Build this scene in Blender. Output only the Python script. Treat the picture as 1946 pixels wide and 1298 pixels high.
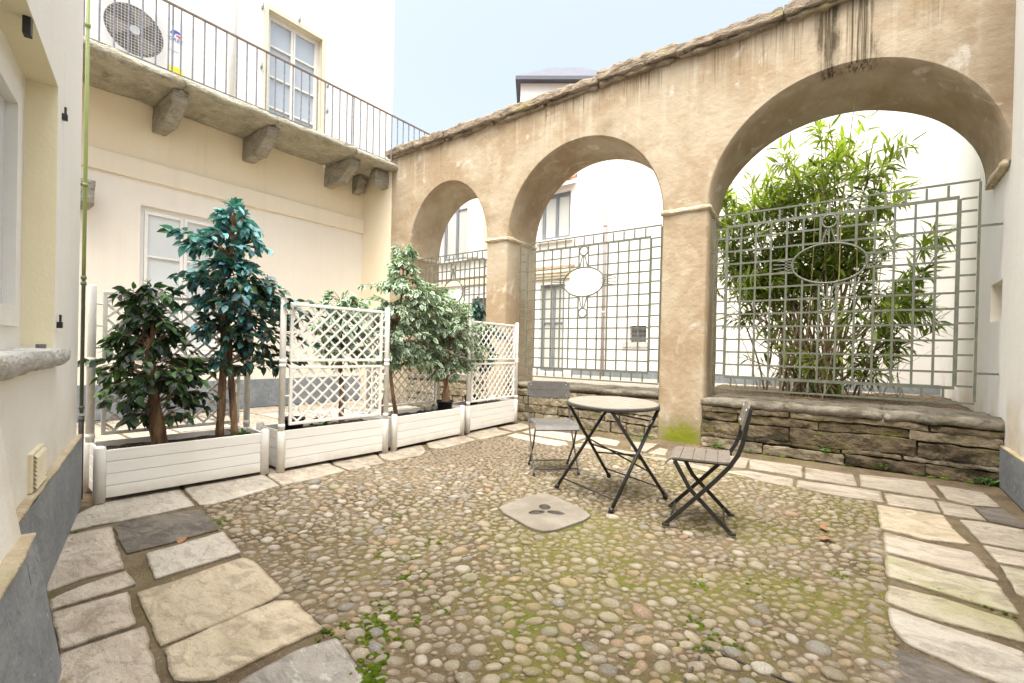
import bpy, bmesh, math, random
from mathutils import Vector, Matrix, noise as mnoise

scene = bpy.context.scene
for o in list(bpy.data.objects):
    bpy.data.objects.remove(o)
R = math.radians
COL = scene.collection

# ------------------------------------------------------------------ camera
F_PX, YAW, PITCH, ROLL, CX, CY = 897.4, R(36.98), R(-0.363), R(1.303), 977.0, 670.0
CAM = Vector((0.0, 0.0, 1.13))
_f = Vector((-math.sin(YAW) * math.cos(PITCH), math.cos(YAW) * math.cos(PITCH), math.sin(PITCH)))
_r = Vector((math.cos(YAW), math.sin(YAW), 0.0))
_u = _r.cross(_f)
_r2 = _r * math.cos(ROLL) + _u * math.sin(ROLL)
_u2 = -_r * math.sin(ROLL) + _u * math.cos(ROLL)
cam_data = bpy.data.cameras.new("camera")
cam_data.sensor_width = 36.0
cam_data.lens = F_PX / 1946.0 * 36.0
cam_data.shift_x = -(CX - 973.0) / 1946.0
cam_data.shift_y = (CY - 649.0) / 1946.0
cam_data.clip_start = 0.02
cam_data.clip_end = 800.0
cam = bpy.data.objects.new("camera", cam_data)
cam.matrix_world = Matrix(((_r2.x, _u2.x, -_f.x, CAM.x), (_r2.y, _u2.y, -_f.y, CAM.y),
                           (_r2.z, _u2.z, -_f.z, CAM.z), (0, 0, 0, 1)))
COL.objects.link(cam)
scene.camera = cam

# ------------------------------------------------------------------ sky, sun, exposure
SUN_TO = Vector((0.30, -0.95, 0.0)).normalized()
SUN_EL = R(71.0)
world = bpy.data.worlds.new("World")
scene.world = world
world.use_nodes = True
wn = world.node_tree
wn.nodes.clear()
sky = wn.nodes.new("ShaderNodeTexSky")
sky.sky_type = 'NISHITA'
sky.sun_disc = False
sky.sun_elevation = SUN_EL
sky.sun_rotation = math.atan2(SUN_TO.x, SUN_TO.y)
sky.air_density = 1.0
sky.dust_density = 8.0
sky.ozone_density = 1.5
bg = wn.nodes.new("ShaderNodeBackground")
bg.inputs[1].default_value = 0.083
wo = wn.nodes.new("ShaderNodeOutputWorld")
haze_sat = wn.nodes.new("ShaderNodeHueSaturation")      # milky winter haze: the same all over the sky
haze_sat.inputs["Saturation"].default_value = 0.6
wn.links.new(sky.outputs[0], haze_sat.inputs["Color"])
wn.links.new(haze_sat.outputs[0], bg.inputs[0])
wn.links.new(bg.outputs[0], wo.inputs[0])
sun_data = bpy.data.lights.new("sun", 'SUN')
sun_data.energy = 1.15
sun_data.angle = R(70.0)
sun_data.color = (1.0, 0.93, 0.82)
sun = bpy.data.objects.new("sun", sun_data)
sdir = Vector((SUN_TO.x * math.cos(SUN_EL), SUN_TO.y * math.cos(SUN_EL), math.sin(SUN_EL)))
sun.rotation_euler = sdir.to_track_quat('Z', 'Y').to_euler()
COL.objects.link(sun)
scene.view_settings.view_transform = 'Standard'
scene.view_settings.look = 'None'
scene.view_settings.gamma = 1.0
scene.view_settings.exposure = 2.40
scene.view_settings.use_white_balance = True
scene.view_settings.white_balance_temperature = 6450.0
scene.view_settings.white_balance_tint = 7.0
scene.render.engine = 'CYCLES'
scene.cycles.max_bounces = 8
scene.cycles.diffuse_bounces = 4
scene.cycles.transparent_max_bounces = 8

# ------------------------------------------------------------------ node helpers
class NT:
    def __init__(s, name):
        s.mat = bpy.data.materials.new(name)
        s.mat.use_nodes = True
        s.t = s.mat.node_tree
        s.b = s.t.nodes["Principled BSDF"]
        s.out = s.t.nodes["Material Output"]
        s._pos = None
    def n(s, typ, **kw):
        nd = s.t.nodes.new(typ)
        for k, v in kw.items():
            setattr(nd, k, v)
        return nd
    def put(s, sock, v):
        if hasattr(v, 'is_linked') or isinstance(v, bpy.types.NodeSocket):
            s.t.links.new(v, sock)
        elif isinstance(v, (tuple, list)) and len(v) == 3 and sock.type == 'RGBA':
            sock.default_value = (*v, 1.0)
        else:
            sock.default_value = v
    @property
    def pos(s):
        if s._pos is None:
            s._pos = s.n("ShaderNodeNewGeometry").outputs["Position"]
        return s._pos
    def objco(s):
        return s.n("ShaderNodeTexCoord").outputs["Object"]
    def rand(s):
        return s.n("ShaderNodeObjectInfo").outputs["Random"]
    def scale(s, vec, sc, loc=(0, 0, 0)):
        m = s.n("ShaderNodeMapping")
        s.put(m.inputs["Vector"], vec)
        m.inputs["Scale"].default_value = sc
        m.inputs["Location"].default_value = loc
        return m.outputs[0]
    def noise(s, scale, detail=4, rough=0.55, vec=None, dist=0.0):
        nd = s.n("ShaderNodeTexNoise")
        s.put(nd.inputs["Vector"], vec if vec is not None else s.pos)
        nd.inputs["Scale"].default_value = scale
        nd.inputs["Detail"].default_value = min(detail, 5)
        nd.inputs["Roughness"].default_value = rough
        nd.inputs["Distortion"].default_value = dist
        return nd.outputs[0]
    def vor(s, scale, vec=None, feature='F1'):
        nd = s.n("ShaderNodeTexVoronoi", feature=feature)
        s.put(nd.inputs["Vector"], vec if vec is not None else s.pos)
        nd.inputs["Scale"].default_value = scale
        return nd.outputs[0]
    def ramp(s, fac, lo, hi):
        nd = s.n("ShaderNodeMapRange", interpolation_type='SMOOTHSTEP')
        s.put(nd.inputs[0], fac)
        nd.inputs[1].default_value = lo
        nd.inputs[2].default_value = hi
        return nd.outputs[0]
    def math(s, op, a, b=0.0, clamp=False):
        nd = s.n("ShaderNodeMath", operation=op, use_clamp=clamp)
        s.put(nd.inputs[0], a)
        s.put(nd.inputs[1], b)
        return nd.outputs[0]
    def mul(s, *a):
        r = a[0]
        for x in a[1:]:
            r = s.math('MULTIPLY', r, x)
        return r
    def mix(s, fac, a, b, mode='MIX'):
        nd = s.n("ShaderNodeMix", data_type='RGBA', blend_type=mode)
        s.put(nd.inputs[0], fac)
        s.put(nd.inputs[6], a)
        s.put(nd.inputs[7], b)
        return nd.outputs[2]
    def xyz(s, vec=None):
        nd = s.n("ShaderNodeSeparateXYZ")
        s.put(nd.inputs[0], vec if vec is not None else s.pos)
        return nd.outputs
    def attr(s, name):
        nd = s.n("ShaderNodeAttribute", attribute_name=name)
        return nd.outputs["Color"], nd.outputs["Alpha"]
    def window(s, v, lo, hi, soft):
        return s.mul(s.ramp(v, lo - soft, lo + soft), s.math('SUBTRACT', 1.0, s.ramp(v, hi - soft, hi + soft)))
    def done(s, color=None, rough=None, bump=None, bump_d=0.01, metallic=None, spec=None):
        if color is not None:
            s.put(s.b.inputs["Base Color"], color)
        if rough is not None:
            s.put(s.b.inputs["Roughness"], rough)
        if metallic is not None:
            s.put(s.b.inputs["Metallic"], metallic)
        if spec is not None:
            s.put(s.b.inputs["Specular IOR Level"], spec)
        if bump is not None:
            nd = s.n("ShaderNodeBump")
            nd.inputs["Distance"].default_value = bump_d
            nd.inputs["Strength"].default_value = 1.0
            s.put(nd.inputs["Height"], bump)
            s.t.links.new(nd.outputs[0], s.b.inputs["Normal"])
        return s.mat

def simple(name, color, rough=0.5, metallic=0.0, var=0.12, scale=14.0, bump=0.0, spec=0.4):
    k = NT(name)
    nz = k.noise(scale, 5, 0.6)
    dark = tuple(c * (1 - var) for c in color)
    lite = tuple(min(1.0, c * (1 + var)) for c in color)
    c = k.mix(k.ramp(nz, 0.3, 0.7), dark, lite)
    rg = k.math('ADD', k.math('MULTIPLY', k.noise(scale * 2.3, 3), 0.2), rough - 0.1)
    return k.done(c, rg, bump=(k.noise(scale * 6, 4) if bump else None), bump_d=bump or 0.01, metallic=metallic, spec=spec)

M = {}

# arch wall plaster: ochre lime plaster, patched, streaked under the coping
k = NT("ochre_plaster")
X, Y, Z = k.xyz()[:3]
c = k.mix(k.ramp(k.noise(1.1, 6, 0.6, dist=0.6), 0.36, 0.62), (0.322, 0.243, 0.156), (0.406, 0.340, 0.249))
c = k.mix(k.mul(k.ramp(k.noise(3.2, 7, 0.65, dist=1.0), 0.5, 0.72), 0.75), c, (0.452, 0.383, 0.281))
c = k.mix(k.mul(k.ramp(k.noise(0.9, 5, 0.6, vec=k.scale(k.pos, (1, 1, 1), (7, 3, 2))), 0.52, 0.7), 0.75), c, (0.250, 0.180, 0.112))
wp = k.ramp(k.noise(2.1, 8, 0.68, vec=k.scale(k.pos, (1, 1, 0.8), (3.1, 0, 9.2)), dist=1.6), 0.59, 0.70)
c = k.mix(k.mul(wp, 0.6), c, (0.582, 0.551, 0.494))
streak = k.noise(1.0, 5, 0.6, vec=k.scale(k.pos, (9.0, 4.0, 0.32)))
fine = k.noise(1.0, 4, 0.7, vec=k.scale(k.pos, (34.0, 12.0, 0.7)))
high = k.ramp(Z, 3.55, 4.95)
c = k.mix(k.mul(k.ramp(streak, 0.52, 0.66), high, 0.45), c, (0.519, 0.462, 0.353))
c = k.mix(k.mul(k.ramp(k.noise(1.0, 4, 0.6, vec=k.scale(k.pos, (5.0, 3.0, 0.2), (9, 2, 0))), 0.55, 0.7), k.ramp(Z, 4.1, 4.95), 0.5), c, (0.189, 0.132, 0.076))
XW = k.math('ADD', X, k.math('MULTIPLY', k.math('SUBTRACT', k.noise(1.0, 5, 0.65, vec=k.scale(k.pos, (6, 1, 2.2))), 0.5), 0.42))
def stain(x0, x1, z0, amt, dens):
    w = k.window(XW, x0, x1, 0.07)
    edge = k.math('ADD', Z, k.math('MULTIPLY', fine, 0.7))
    return k.mul(w, k.ramp(edge, z0 + 0.3, z0 + 0.62), k.ramp(fine, 0.56 - dens, 0.74 - dens * 0.6), amt)
front = k.math('SUBTRACT', 1.0, k.ramp(Y, 6.2, 6.3))
st = k.mul(stain(-0.52, -0.33, 4.0, 0.92, 0.30), front)
st2 = k.mul(stain(-0.27, -0.06, 4.05, 0.88, 0.18), front)
st3 = k.mul(stain(-1.75, -0.65, 4.45, 0.9, 0.11), front)
st4 = k.mul(stain(0.3, 0.6, 4.35, 0.45, 0.12), front)
st6 = k.mul(stain(-7.4, -5.2, 4.7, 0.7, 0.06), front)
st5 = k.mul(stain(-4.6, -2.2, 4.62, 0.85, 0.10), front)
for q in (st3, st4, st5, st6):
    c = k.mix(q, c, (0.16, 0.125, 0.07))
for q in (st, st2):
    c = k.mix(q, c, (0.043, 0.032, 0.017))
mossm = k.mul(k.window(X, -2.15, -1.66, 0.13), k.math('SUBTRACT', 1.0, k.ramp(k.math('ADD', Z, k.math('MULTIPLY', k.noise(7, 4), 0.35)), 0.28, 0.52)), front)
dampm = k.mul(k.math('SUBTRACT', 1.0, k.ramp(k.math('ADD', Z, k.math('MULTIPLY', k.noise(5, 4), 0.5)), 0.3, 0.8)), 0.75)
c = k.mix(dampm, c, (0.229, 0.181, 0.118))
c = k.mix(k.mul(mossm, 0.95), c, (0.17, 0.19, 0.012))
bh = k.math('ADD', k.math('MULTIPLY', k.noise(9, 6, 0.6), 0.7), k.math('MULTIPLY', k.noise(90, 3, 0.6), 0.16))
M['ochre'] = k.done(c, 0.92, bump=bh, bump_d=0.02, spec=0.15)

def plaster(name, col, col2, dirt=None, dz=(0.2, 1.0), rough=0.9):
    k = NT(name)
    z = k.xyz()[2]
    c = k.mix(k.ramp(k.noise(0.8, 6, 0.6), 0.3, 0.7), col, col2)
    stv = k.noise(1.0, 5, 0.6, vec=k.scale(k.pos, (7.0, 7.0, 0.3)))
    c = k.mix(k.mul(k.ramp(stv, 0.5, 0.75), 0.25), c, tuple(x * 0.82 for x in col))
    if dirt:
        m = k.mul(k.math('SUBTRACT', 1.0, k.ramp(k.math('ADD', z, k.math('MULTIPLY', k.noise(4, 5), 0.5)), *dz)), k.ramp(k.noise(2.2, 5), 0.35, 0.65), 0.7)
        c = k.mix(m, c, dirt)
    sp = k.ramp(k.noise(26, 3, 0.5), 0.70, 0.76)
    c = k.mix(k.mul(sp, 0.22), c, tuple(x * 0.55 for x in col))
    bh = k.math('ADD', k.math('MULTIPLY', k.noise(5, 5, 0.6), 0.6), k.math('MULTIPLY', k.noise(70, 3), 0.12))
    return k.done(c, rough, bump=bh, bump_d=0.012, spec=0.15)
M['white_wall'] = plaster("white_plaster", (0.80, 0.785, 0.73), (0.84, 0.825, 0.775), (0.60, 0.50, 0.33), (0.55, 1.2))
M['right_wall'] = plaster("chalk_plaster", (0.80, 0.79, 0.755), (0.84, 0.83, 0.80), (0.58, 0.47, 0.32), (0.6, 1.35))
M['upper_wall'] = plaster("upper_plaster", (0.80, 0.78, 0.74), (0.83, 0.81, 0.77))
M['cream'] = plaster("cream_plaster", (0.82, 0.71, 0.52), (0.84, 0.75, 0.57))
M['yellow_reveal'] = plaster("yellow_plaster", (0.82, 0.75, 0.53), (0.84, 0.78, 0.58))
M['pale_wall'] = plaster("pale_plaster", (0.80, 0.74, 0.64), (0.82, 0.77, 0.68), (0.70, 0.62, 0.5), (0.4, 1.0))
M['band'] = plaster("band_plaster", (0.81, 0.72, 0.56), (0.83, 0.75, 0.60))
M['far_wall'] = plaster("far_plaster", (0.80, 0.77, 0.73), (0.83, 0.80, 0.76))
M['backing'] = plaster("backing_plaster", (0.62, 0.58, 0.50), (0.68, 0.64, 0.56))

# grey blue painted plinth
k = NT("grey_plinth_paint")
c = k.mix(k.ramp(k.noise(2.4, 6, 0.65), 0.3, 0.7), (0.165, 0.185, 0.21), (0.25, 0.27, 0.29))
scr = k.noise(1.0, 4, 0.7, vec=k.scale(k.pos, (22, 22, 1.2)))
c = k.mix(k.mul(k.ramp(scr, 0.62, 0.72), 0.6), c, (0.44, 0.45, 0.45))
c = k.mix(k.mul(k.ramp(k.noise(1.0, 5, 0.7, vec=k.scale(k.pos, (14, 14, 3), (3, 1, 4))), 0.66, 0.7), 0.8), c, (0.05, 0.05, 0.05))
c = k.mix(k.mul(k.ramp(k.noise(18, 5, 0.7), 0.64, 0.68), 0.7), c, (0.6, 0.6, 0.58))
M['plinth'] = k.done(c, 0.62, bump=k.noise(16, 6), bump_d=0.012)
k = NT("dirty_ledge")
c = k.mix(k.ramp(k.noise(6, 6, 0.6), 0.35, 0.65), (0.40, 0.32, 0.20), (0.55, 0.47, 0.35))
c = k.mix(k.mul(k.ramp(k.noise(3, 4), 0.5, 0.65), 0.5), c, (0.26, 0.25, 0.08))
M['ledge'] = k.done(c, 0.95, bump=k.noise(30, 5), bump_d=0.02)

# weathered grey gneiss with lichen: coping, balcony
def gneiss(name, a, b, lichen, blk=0.6):
    k = NT(name)
    v = k.scale(k.pos, (1.0, 1.0, 2.6))
    c = k.mix(k.ramp(k.noise(3.5, 7, 0.65, vec=v, dist=0.8), 0.3, 0.7), a, b)
    c = k.mix(k.mul(k.ramp(k.noise(38, 5, 0.7), 0.5, 0.7), 0.5), c, tuple(x * 1.45 for x in b))
    c = k.mix(k.mul(k.ramp(k.noise(6, 7, 0.7, vec=k.scale(v, (1, 1, 1), (4, 8, 1))), 0.56, 0.66), blk), c, (0.045, 0.04, 0.032))
    c = k.mix(k.mul(k.ramp(k.noise(2.2, 6, 0.6, vec=k.scale(v, (1, 1, 1), (1, 5, 7))), 0.56, 0.68), 0.6), c, lichen)
    bh = k.math('ADD', k.noise(11, 8, 0.65, vec=v), k.math('MULTIPLY', k.vor(17, vec=v), 0.25))
    return k.done(c, 0.93, bump=bh, bump_d=0.035, spec=0.2)
M['coping'] = gneiss("coping_gneiss", (0.17, 0.135, 0.10), (0.33, 0.27, 0.20), (0.36, 0.32, 0.15), 0.8)
M['balcony_stone'] = gneiss("balcony_gneiss", (0.30, 0.28, 0.21), (0.46, 0.43, 0.34), (0.24, 0.22, 0.10), 0.4)
M['corbel'] = gneiss("corbel_granite", (0.24, 0.225, 0.18), (0.40, 0.375, 0.31), (0.36, 0.33, 0.24), 0.4)
M['sill'] = gneiss("sill_granite", (0.42, 0.41, 0.39), (0.58, 0.57, 0.54), (0.50, 0.44, 0.34), 0.15)
M['mould'] = gneiss("rough_mortar", (0.48, 0.39, 0.26), (0.62, 0.53, 0.38), (0.36, 0.30, 0.2), 0.15)

# bench wall stones
def bench(name, a, b, mossy, blk):
    k = NT(name)
    z = k.xyz()[2]
    rnd = k.rand()
    c = k.mix(k.ramp(k.noise(5, 7, 0.65, dist=0.6), 0.3, 0.7), a, b)
    c = k.mix(k.math('MULTIPLY', rnd, 0.5), c, tuple(x * 0.6 for x in a))
    c = k.mix(k.mul(k.ramp(k.noise(55, 4, 0.7), 0.55, 0.7), 0.4), c, tuple(min(1, x * 1.3) for x in b))
    c = k.mix(k.mul(k.ramp(k.noise(2.6, 7, 0.65, vec=k.scale(k.pos, (1, 1, 2), (2, 2, 6))), 0.50, 0.62), blk), c, (0.035, 0.028, 0.018))
    c = k.mix(k.mul(k.ramp(k.noise(4.2, 6, 0.6, vec=k.scale(k.pos, (1, 1, 2), (5, 1, 3))), 0.5, 0.68), mossy), c, (0.10, 0.095, 0.018))
    bh = k.math('ADD', k.noise(14, 8, 0.7), k.math('MULTIPLY', k.noise(60, 3), 0.25))
    return k.done(c, 0.95, bump=bh, bump_d=0.035, spec=0.15)
M['bench_dark'] = bench("dark_bench_stone", (0.10, 0.078, 0.05), (0.23, 0.185, 0.12), 0.65, 0.92)
M['bench_pale'] = bench("pale_bench_stone", (0.22, 0.18, 0.12), (0.36, 0.31, 0.23), 0.55, 0.5)
M['bench_mortar'] = bench("mossy_mortar", (0.11, 0.085, 0.05), (0.21, 0.165, 0.10), 0.85, 0.75)
M['bench_top'] = bench("worn_bench_top", (0.16, 0.14, 0.11), (0.27, 0.245, 0.20), 0.25, 0.55)

# paving slabs (tone comes from the slab's own stone)
def slabmat(name, a, b, stainc, stainamt, green=0.0):
    k = NT(name)
    rnd = k.rand()
    c = k.mix(k.ramp(k.noise(3.2, 8, 0.65, dist=0.9, vec=k.scale(k.pos, (1.0, 2.2, 1))), 0.3, 0.7), a, b)
    c = k.mix(k.mul(rnd, 0.35), c, tuple(x * 0.72 for x in b))
    c = k.mix(k.mul(k.ramp(k.noise(8, 7, 0.7, vec=k.scale(k.pos, (1, 2.6, 1), (2, 3, 0))), 0.54, 0.66), stainamt), c, stainc)
    c = k.mix(k.mul(k.ramp(k.noise(95, 4, 0.7), 0.56, 0.68), 0.35), c, tuple(x * 0.5 for x in a))
    c = k.mix(k.mul(k.ramp(k.noise(60, 4, 0.7, vec=k.scale(k.pos, (1, 2, 1), (5, 5, 0))), 0.6, 0.7), 0.45), c, tuple(min(1, x * 1.35) for x in b))
    if green:
        c = k.mix(k.mul(k.ramp(k.noise(1.9, 5, 0.6), 0.45, 0.65), green), c, (0.26, 0.26, 0.10))
    c = k.mix(k.mul(k.ramp(k.noise(5.5, 5, 0.75, vec=k.scale(k.pos, (1.0, 1.6, 1), (8, 1, 0)), dist=1.2), 0.50, 0.62), 0.42), c, tuple(x * 0.42 for x in a))
    ed = k.attr('col')[0]
    dirty = k.ramp(k.math('ADD', ed, k.math('MULTIPLY', k.noise(16, 5, 0.7), 0.5)), 1.02, 1.42)
    c = k.mix(k.mul(dirty, 0.7), c, (0.13, 0.10, 0.06))
    bh = k.math('ADD', k.noise(9, 8, 0.7, vec=k.scale(k.pos, (1, 2, 1))), k.math('MULTIPLY', k.noise(80, 4, 0.7), 0.3))
    return k.done(c, k.math('ADD', k.math('MULTIPLY', k.noise(4, 4), 0.3), 0.62), bump=bh, bump_d=0.03, spec=0.3)
M['slab0'] = slabmat("dark_stained_slab", (0.085, 0.075, 0.065), (0.19, 0.165, 0.14), (0.32, 0.26, 0.17), 0.35)
M['slab1'] = slabmat("pale_grey_slab", (0.361, 0.323, 0.267), (0.516, 0.477, 0.413), (0.258, 0.202, 0.138), 0.45)
M['slab2'] = slabmat("grey_beige_slab", (0.344, 0.288, 0.224), (0.516, 0.456, 0.378), (0.284, 0.202, 0.120), 0.55)
M['slab3'] = slabmat("sandy_slab", (0.361, 0.297, 0.206), (0.516, 0.443, 0.331), (0.267, 0.194, 0.112), 0.5)
M['slab4'] = slabmat("speckled_granite_slab", (0.224, 0.202, 0.176), (0.370, 0.344, 0.310), (0.473, 0.456, 0.430), 0.7)
M['slab5'] = slabmat("brown_grey_slab", (0.275, 0.232, 0.181), (0.430, 0.378, 0.305), (0.172, 0.129, 0.086), 0.5)
M['slab6'] = slabmat("greenish_slab", (0.318, 0.284, 0.206), (0.464, 0.421, 0.323), (0.215, 0.172, 0.095), 0.45, 0.5)
M['slab_black'] = slabmat("hole_and_edge_black", (0.04, 0.036, 0.03), (0.08, 0.07, 0.06), (0.12, 0.1, 0.08), 0.4)

# dirt between the stones
k = NT("joint_dirt")
c = k.mix(k.ramp(k.noise(2.3, 7, 0.65), 0.3, 0.7), (0.10, 0.075, 0.047), (0.20, 0.155, 0.10))
c = k.mix(k.mul(k.ramp(k.noise(1.1, 6, 0.65, vec=k.scale(k.pos, (1, 1, 1), (3, 7, 0)), dist=0.7), 0.5, 0.66), 0.35), c, (0.12, 0.115, 0.035))
c = k.mix(k.mul(k.ramp(k.noise(70, 5, 0.7), 0.55, 0.7), 0.5), c, (0.40, 0.33, 0.24))
M['dirt'] = k.done(c, 0.97, bump=k.math('ADD', k.noise(26, 6, 0.7), k.math('MULTIPLY', k.noise(140, 3), 0.3)), bump_d=0.03, spec=0.1)
k = NT("sandy_mortar")
c = k.mix(k.ramp(k.noise(1.3, 7, 0.65, dist=0.5), 0.32, 0.68), (0.095, 0.072, 0.042), (0.20, 0.155, 0.095))
XX = k.xyz()
gm = k.ramp(k.noise(0.95, 6, 0.65, vec=k.scale(k.pos, (1, 1, 1), (3.3, 7, 0)), dist=0.7), 0.40, 0.58)
gm = k.mul(gm, k.ramp(XX[0], -2.9, -1.2))
c = k.mix(k.mul(gm, 0.85), c, (0.15, 0.145, 0.035))
c = k.mix(k.mul(k.ramp(k.noise(2.8, 6, 0.7, vec=k.scale(k.pos, (1, 1, 1), (1, 4, 0))), 0.58, 0.64), 0.7), c, (0.10, 0.13, 0.018))
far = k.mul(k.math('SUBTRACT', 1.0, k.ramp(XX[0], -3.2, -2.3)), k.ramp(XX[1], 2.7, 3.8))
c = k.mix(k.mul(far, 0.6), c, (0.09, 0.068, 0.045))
c = k.mix(k.mul(k.ramp(k.noise(80, 5, 0.7), 0.55, 0.7), 0.5), c, (0.45, 0.38, 0.28))
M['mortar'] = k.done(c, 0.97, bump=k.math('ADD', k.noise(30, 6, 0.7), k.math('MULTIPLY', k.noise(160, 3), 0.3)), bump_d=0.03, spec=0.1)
# river cobbles: own colour per stone, veins, dust and algae film
k = NT("river_cobble")
col, al = k.attr("col")
rnd = k.rand()
c = k.mix(k.mul(k.ramp(k.noise(60, 6, 0.7, dist=0.8), 0.48, 0.64), 0.45), col, k.mix(0.5, col, (0.62, 0.58, 0.52)))
c = k.mix(k.mul(k.ramp(k.noise(130, 4, 0.7), 0.58, 0.68), 0.55), c, (0.10, 0.09, 0.08))
c = k.mix(k.mul(rnd, 0.25), c, (0.20, 0.17, 0.13))
XX = k.xyz()
gf = k.mul(k.ramp(k.noise(0.95, 6, 0.65, vec=k.scale(k.pos, (1, 1, 1), (3.3, 7, 0)), dist=0.7), 0.40, 0.6), k.ramp(XX[0], -2.9, -1.2))
c = k.mix(k.mul(gf, k.ramp(k.noise(14, 5), 0.3, 0.6), 0.6), c, (0.19, 0.175, 0.06))
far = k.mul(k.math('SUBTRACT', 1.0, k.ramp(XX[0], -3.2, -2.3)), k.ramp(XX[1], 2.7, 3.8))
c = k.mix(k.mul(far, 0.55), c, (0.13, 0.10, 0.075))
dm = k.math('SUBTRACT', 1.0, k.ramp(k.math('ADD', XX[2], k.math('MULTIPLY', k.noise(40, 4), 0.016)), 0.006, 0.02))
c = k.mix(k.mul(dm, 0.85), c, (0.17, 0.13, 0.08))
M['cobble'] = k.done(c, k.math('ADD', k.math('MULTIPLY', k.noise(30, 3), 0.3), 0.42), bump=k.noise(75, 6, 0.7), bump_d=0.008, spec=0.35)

k = NT("drain_granite")
c = k.mix(k.ramp(k.noise(3, 6, 0.6), 0.3, 0.7), (0.17, 0.145, 0.11), (0.26, 0.235, 0.195))
c = k.mix(k.mul(k.ramp(k.noise(110, 4, 0.7), 0.55, 0.65), 0.6), c, (0.27, 0.235, 0.19))
M['drain'] = k.done(c, 0.85, bump=k.noise(60, 6, 0.7), bump_d=0.012)
k = NT("moss")
c = k.mix(k.ramp(k.noise(25, 5, 0.6), 0.3, 0.7), (0.07, 0.13, 0.01), (0.19, 0.28, 0.025))
M['moss'] = k.done(c, 1.0, bump=k.noise(190, 4, 0.7), bump_d=0.03, spec=0.05)
k = NT("gravel")
v = k.vor(26)
c = k.mix(k.ramp(v, 0.05, 0.5), (0.46, 0.42, 0.35), (0.22, 0.19, 0.15))
c = k.mix(k.mul(k.noise(3, 5), 0.6), c, (0.52, 0.48, 0.42))
M['gravel'] = k.done(c, 0.95, bump=v, bump_d=0.03)
k = NT("leaf_litter")
c = k.mix(k.ramp(k.noise(24, 6, 0.7), 0.35, 0.65), (0.10, 0.065, 0.035), (0.32, 0.24, 0.14))
M['litter'] = k.done(c, 0.95, bump=k.noise(45, 6, 0.7), bump_d=0.06)
k = NT("bark_soil")
c = k.mix(k.ramp(k.vor(55), 0.05, 0.6), (0.17, 0.085, 0.05), (0.03, 0.018, 0.012))
M['soil'] = k.done(c, 0.95, bump=k.vor(60), bump_d=0.03)

k = NT("white_resin")
c = k.mix(k.ramp(k.noise(1.0, 5, 0.6, vec=k.scale(k.pos, (3, 3, 40))), 0.3, 0.7), (0.81, 0.80, 0.765), (0.84, 0.83, 0.80))
z = k.xyz()[2]
c = k.mix(k.mul(k.math('SUBTRACT', 1.0, k.ramp(k.math('ADD', z, k.math('MULTIPLY', k.noise(9, 4), 0.12)), 0.06, 0.20)), 0.55), c, (0.42, 0.36, 0.27))
c = k.mix(k.mul(k.ramp(k.noise(7, 6, 0.7), 0.6, 0.72), 0.25), c, (0.58, 0.54, 0.46))
M['resin'] = k.done(c, 0.5, bump=k.noise(1.0, 4, 0.6, vec=k.scale(k.pos, (30, 30, 200))), bump_d=0.0015, spec=0.3)
M['black'] = simple("black_powder_coat", (0.018, 0.017, 0.016), 0.45, 0.0, 0.3, 30, spec=0.5)
M['slat'] = simple("brown_grey_slat", (0.155, 0.135, 0.115), 0.38, 0.0, 0.15, 20, spec=0.55)
M['slat_dark'] = simple("charcoal_slat", (0.085, 0.08, 0.074), 0.4, 0.0, 0.15, 20, spec=0.5)
M['rivet'] = simple("rivet_steel", (0.75, 0.75, 0.74), 0.3, 0.9, 0.05)
k = NT("grille_paint")
c = k.mix(k.ramp(k.noise(14, 5, 0.6), 0.3, 0.7), (0.095, 0.103, 0.075), (0.14, 0.147, 0.112))
c = k.mix(k.mul(k.ramp(k.noise(30, 5, 0.7), 0.6, 0.7), 0.4), c, (0.14, 0.085, 0.045))
M['grille'] = k.done(c, 0.55)
M['rail'] = simple("rail_iron", (0.19, 0.19, 0.21), 0.55, 0.0, 0.25, 18)
M['rail_top'] = simple("rail_handrail", (0.20, 0.15, 0.12), 0.55, 0.0, 0.2, 18)
M['frame'] = simple("white_joinery", (0.79, 0.78, 0.75), 0.4, 0.0, 0.03, 8)
M['frame_cream'] = simple("cream_joinery", (0.66, 0.60, 0.46), 0.5, 0.0, 0.04, 8)
M['frame_grey'] = simple("grey_window_frame", (0.20, 0.215, 0.24), 0.45, 0.0, 0.1, 8)
M['ac_white'] = simple("enamel_white", (0.66, 0.66, 0.65), 0.35, 0.0, 0.03, 6)
M['ac_side'] = simple("enamel_shaded", (0.48, 0.50, 0.53), 0.35, 0.0, 0.03, 6)  # greyer copy of the white enamel, side shading put into the colour
M['fan'] = simple("fan_grey", (0.20, 0.185, 0.17), 0.5, 0.0, 0.1, 8)
M['fan_dark'] = simple("fan_shadow", (0.10, 0.09, 0.085), 0.8, 0.0, 0.1, 8)
M['yellow'] = simple("yellow_label", (0.80, 0.68, 0.02), 0.5, 0.0, 0.03, 8)
M['blue_ink'] = simple("blue_ink", (0.04, 0.10, 0.42), 0.5, 0.0, 0.05, 8)
M['red_ink'] = simple("red_ink", (0.62, 0.08, 0.06), 0.5, 0.0, 0.05, 8)
M['hook'] = simple("black_iron", (0.02, 0.02, 0.02), 0.5, 0.0, 0.2, 20)
M['lead'] = simple("lead_grey", (0.16, 0.16, 0.165), 0.6, 0.0, 0.1, 20)
M['pot'] = simple("black_pot", (0.016, 0.016, 0.016), 0.55, 0.0, 0.2, 20)
M['vent'] = simple("cream_vent", (0.76, 0.69, 0.50), 0.5, 0.0, 0.05, 20)
M['downpipe'] = simple("mauve_downpipe", (0.46, 0.40, 0.40), 0.5, 0.0, 0.1, 8)
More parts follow.
